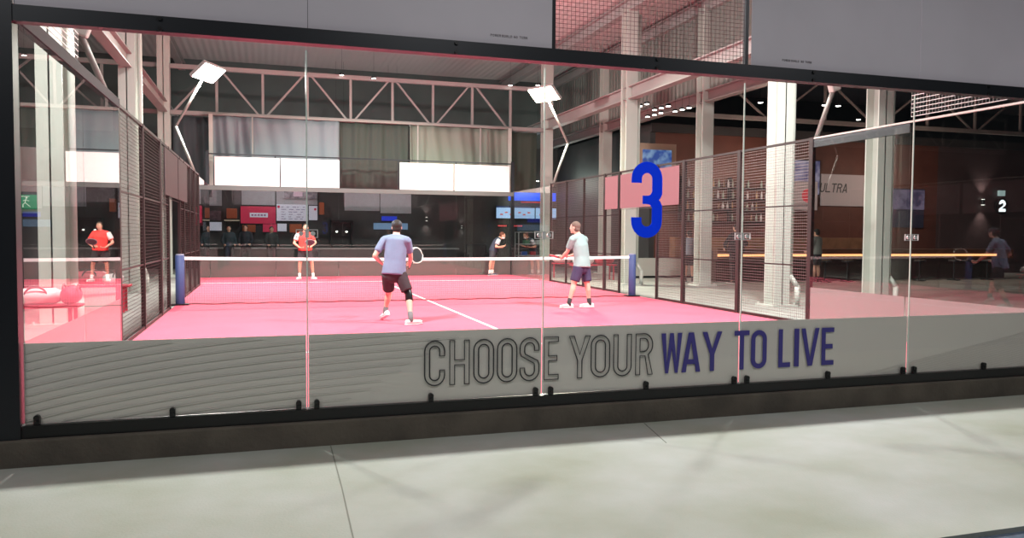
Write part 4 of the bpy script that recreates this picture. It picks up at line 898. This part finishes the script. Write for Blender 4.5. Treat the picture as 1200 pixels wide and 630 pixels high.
# C: red shirt, facing us
C_ = dict(pel=(2.855, 18.5, .92), waist=(2.85, 18.5, 1.08), chest=(2.84, 18.5, 1.28), neck=(2.845, 18.48, 1.46), head=(2.865, 18.45, 1.59), shL=(3.02, 18.5, 1.395), shR=(2.645, 18.5, 1.385),
          elL=(3.16, 18.42, 1.14), elR=(2.52, 18.44, 1.12), wrL=(3.0, 18.22, 1.0), wrR=(2.68, 18.22, .98), hipL=(2.95, 18.5, .88), hipR=(2.76, 18.5, .88), knL=(3.05, 18.46, .49), knR=(2.69, 18.46, .49), anL=(3.09, 18.48, .10), anR=(2.68, 18.5, .10),
          toeL=(.45, -1, 0), toeR=(-.45, -1, 0), handL=(-.8, -.3, .2), handR=(.9, -.2, -.1), palmL=(0, .6, -.5), palmR=(0, .5, .8))
person('person in a red shirt with one white sleeve, facing us at the far left', C_, (0, -1, 0), (-.1, -1, 0), SKIN, cloth('shirt_red', (.78, .06, .05)), cloth('shorts_dark', (.03, .025, .03)), WSHOE, WSHOE, hair=HB, vox=.010, w=1.1, sleeve=mat('white_sleeve', (.8, .78, .76), .7))
racket((2.95, 18.12, .99), (.05, -.75, .55), (.0, -.55, -.75), mat('racket_grey', (.3, .3, .32), .4), mat('racket_dark', (.07, .07, .09), .4), 'dark padel racket held upright by the player in red')
# D: navy shirt, leaning right
D_ = dict(pel=(9.26, 19.7, .86), waist=(9.30, 19.7, 1.0), chest=(9.38, 19.68, 1.16), neck=(9.48, 19.66, 1.30), head=(9.58, 19.64, 1.39), shL=(9.42, 19.82, 1.24), shR=(9.40, 19.50, 1.23),
          elL=(9.42, 19.90, .98), elR=(9.27, 19.42, 1.0), wrL=(9.60, 19.72, 1.02), wrR=(9.47, 19.42, .98), hipL=(9.25, 19.79, .82), hipR=(9.24, 19.61, .82), knL=(9.29, 19.76, .47), knR=(9.14, 19.56, .47), anL=(9.26, 19.8, .10), anR=(9.10, 19.58, .10),
          toeL=(1, -.5, 0), toeR=(-.4, -1, 0), handL=(.9, 0, .1), handR=(1, .1, .2), palmL=(0, -.5, .6), palmR=(0, .6, .5))
person('person in a navy shirt and dark shorts bending forward at the far right, pale mask', D_, (1, -.25, 0), (1, -.4, -.15), SKIN, cloth('shirt_navy', (.035, .045, .075)), cloth('shorts_grey', (.03, .035, .045)), NSHOE, WSHOE, hair=mat('auburn_hair', (.10, .03, .015), .8), vox=.010, beard=mat('mask_white', (.7, .7, .7), .7), sleeve=mat('pale_cuff', (.45, .5, .55), .7))
# onlookers
def stand(x, y, ang, hgt, ew=.25):
    f = Vector((math.cos(ang), math.sin(ang), 0)); r = Vector((f.y, -f.x, 0)); s = hgt/1.75; o = Vector((x, y, -.012)); U = Vector((0, 0, 1))
    def p(a, b, c): return o+(r*a+f*b+U*c)*s
    return dict(pel=p(0, 0, .95), waist=p(0, 0, 1.1), chest=p(0, .01, 1.3), neck=p(0, .0, 1.48), head=p(0, .03, 1.62), shL=p(-.18, 0, 1.41), shR=p(.18, 0, 1.41), elL=p(-ew, .02, 1.14), elR=p(ew, .02, 1.14), wrL=p(-.2, .22, 1.0), wrR=p(.2, .22, 1.0),
                hipL=p(-.09, 0, .9), hipR=p(.09, 0, .9), knL=p(-.11, .02, .5), knR=p(.11, .02, .5), anL=p(-.12, 0, .10), anR=p(.12, 0, .10), toeL=f-r*.2, toeR=f+r*.2, handL=f, handR=f), f
DT = cloth('trousers_dark', (.025, .025, .03))
for x, y, a, h, c, lb in ((15.2, 13.9, 1.7, 1.82, (.022, .025, .03), 'person in a black shirt with pale back print, standing at the bar'), (18.1, 13.9, 1.9, 1.68, (.20, .22, .20), 'person in a grey green shirt at the bar, beside the white column'), (14.22, 14.95, 1.2, 1.6, (.20, .23, .28), 'person in a pale blue shirt at the left end of the bar'),
                          (.35, 25.0, -1.4, 1.72, (.02, .035, .045), 'dark clothed person left of the red poster, left of two'), (.95, 25.2, -1.7, 1.76, (.018, .02, .028), 'dark clothed person under the red poster, right of two'), (1.9, 25.3, -1.3, 1.7, (.03, .035, .035), 'dark clothed person behind the far glass beside the player in red')):
    Pn, f = stand(x, y, a, h, .40 if x == 15.2 else .25)
    t = person(lb, Pn, f, f, SKIN, cloth('onlooker_shirt', c), DT, mat('dark_shoe', (.03, .03, .03), .6), BSOCK, hair=HK, vox=.014, w=1.45 if x == 15.2 else 1.0, long=(y > 20 or x == 15.2))
    if x == 15.2:
        m = MB()
        for k in range(5): m.box(Pn['chest']-f*.225+Vector((-.10+.05*k, 0, .02*(k % 2))), (.035, .012, .07 if k % 2 else .10), Matrix.Rotation(.3, 3, 'Y'))
        m.obj('back_print', mat('faded_print', (.15, .17, .18), .7), t)
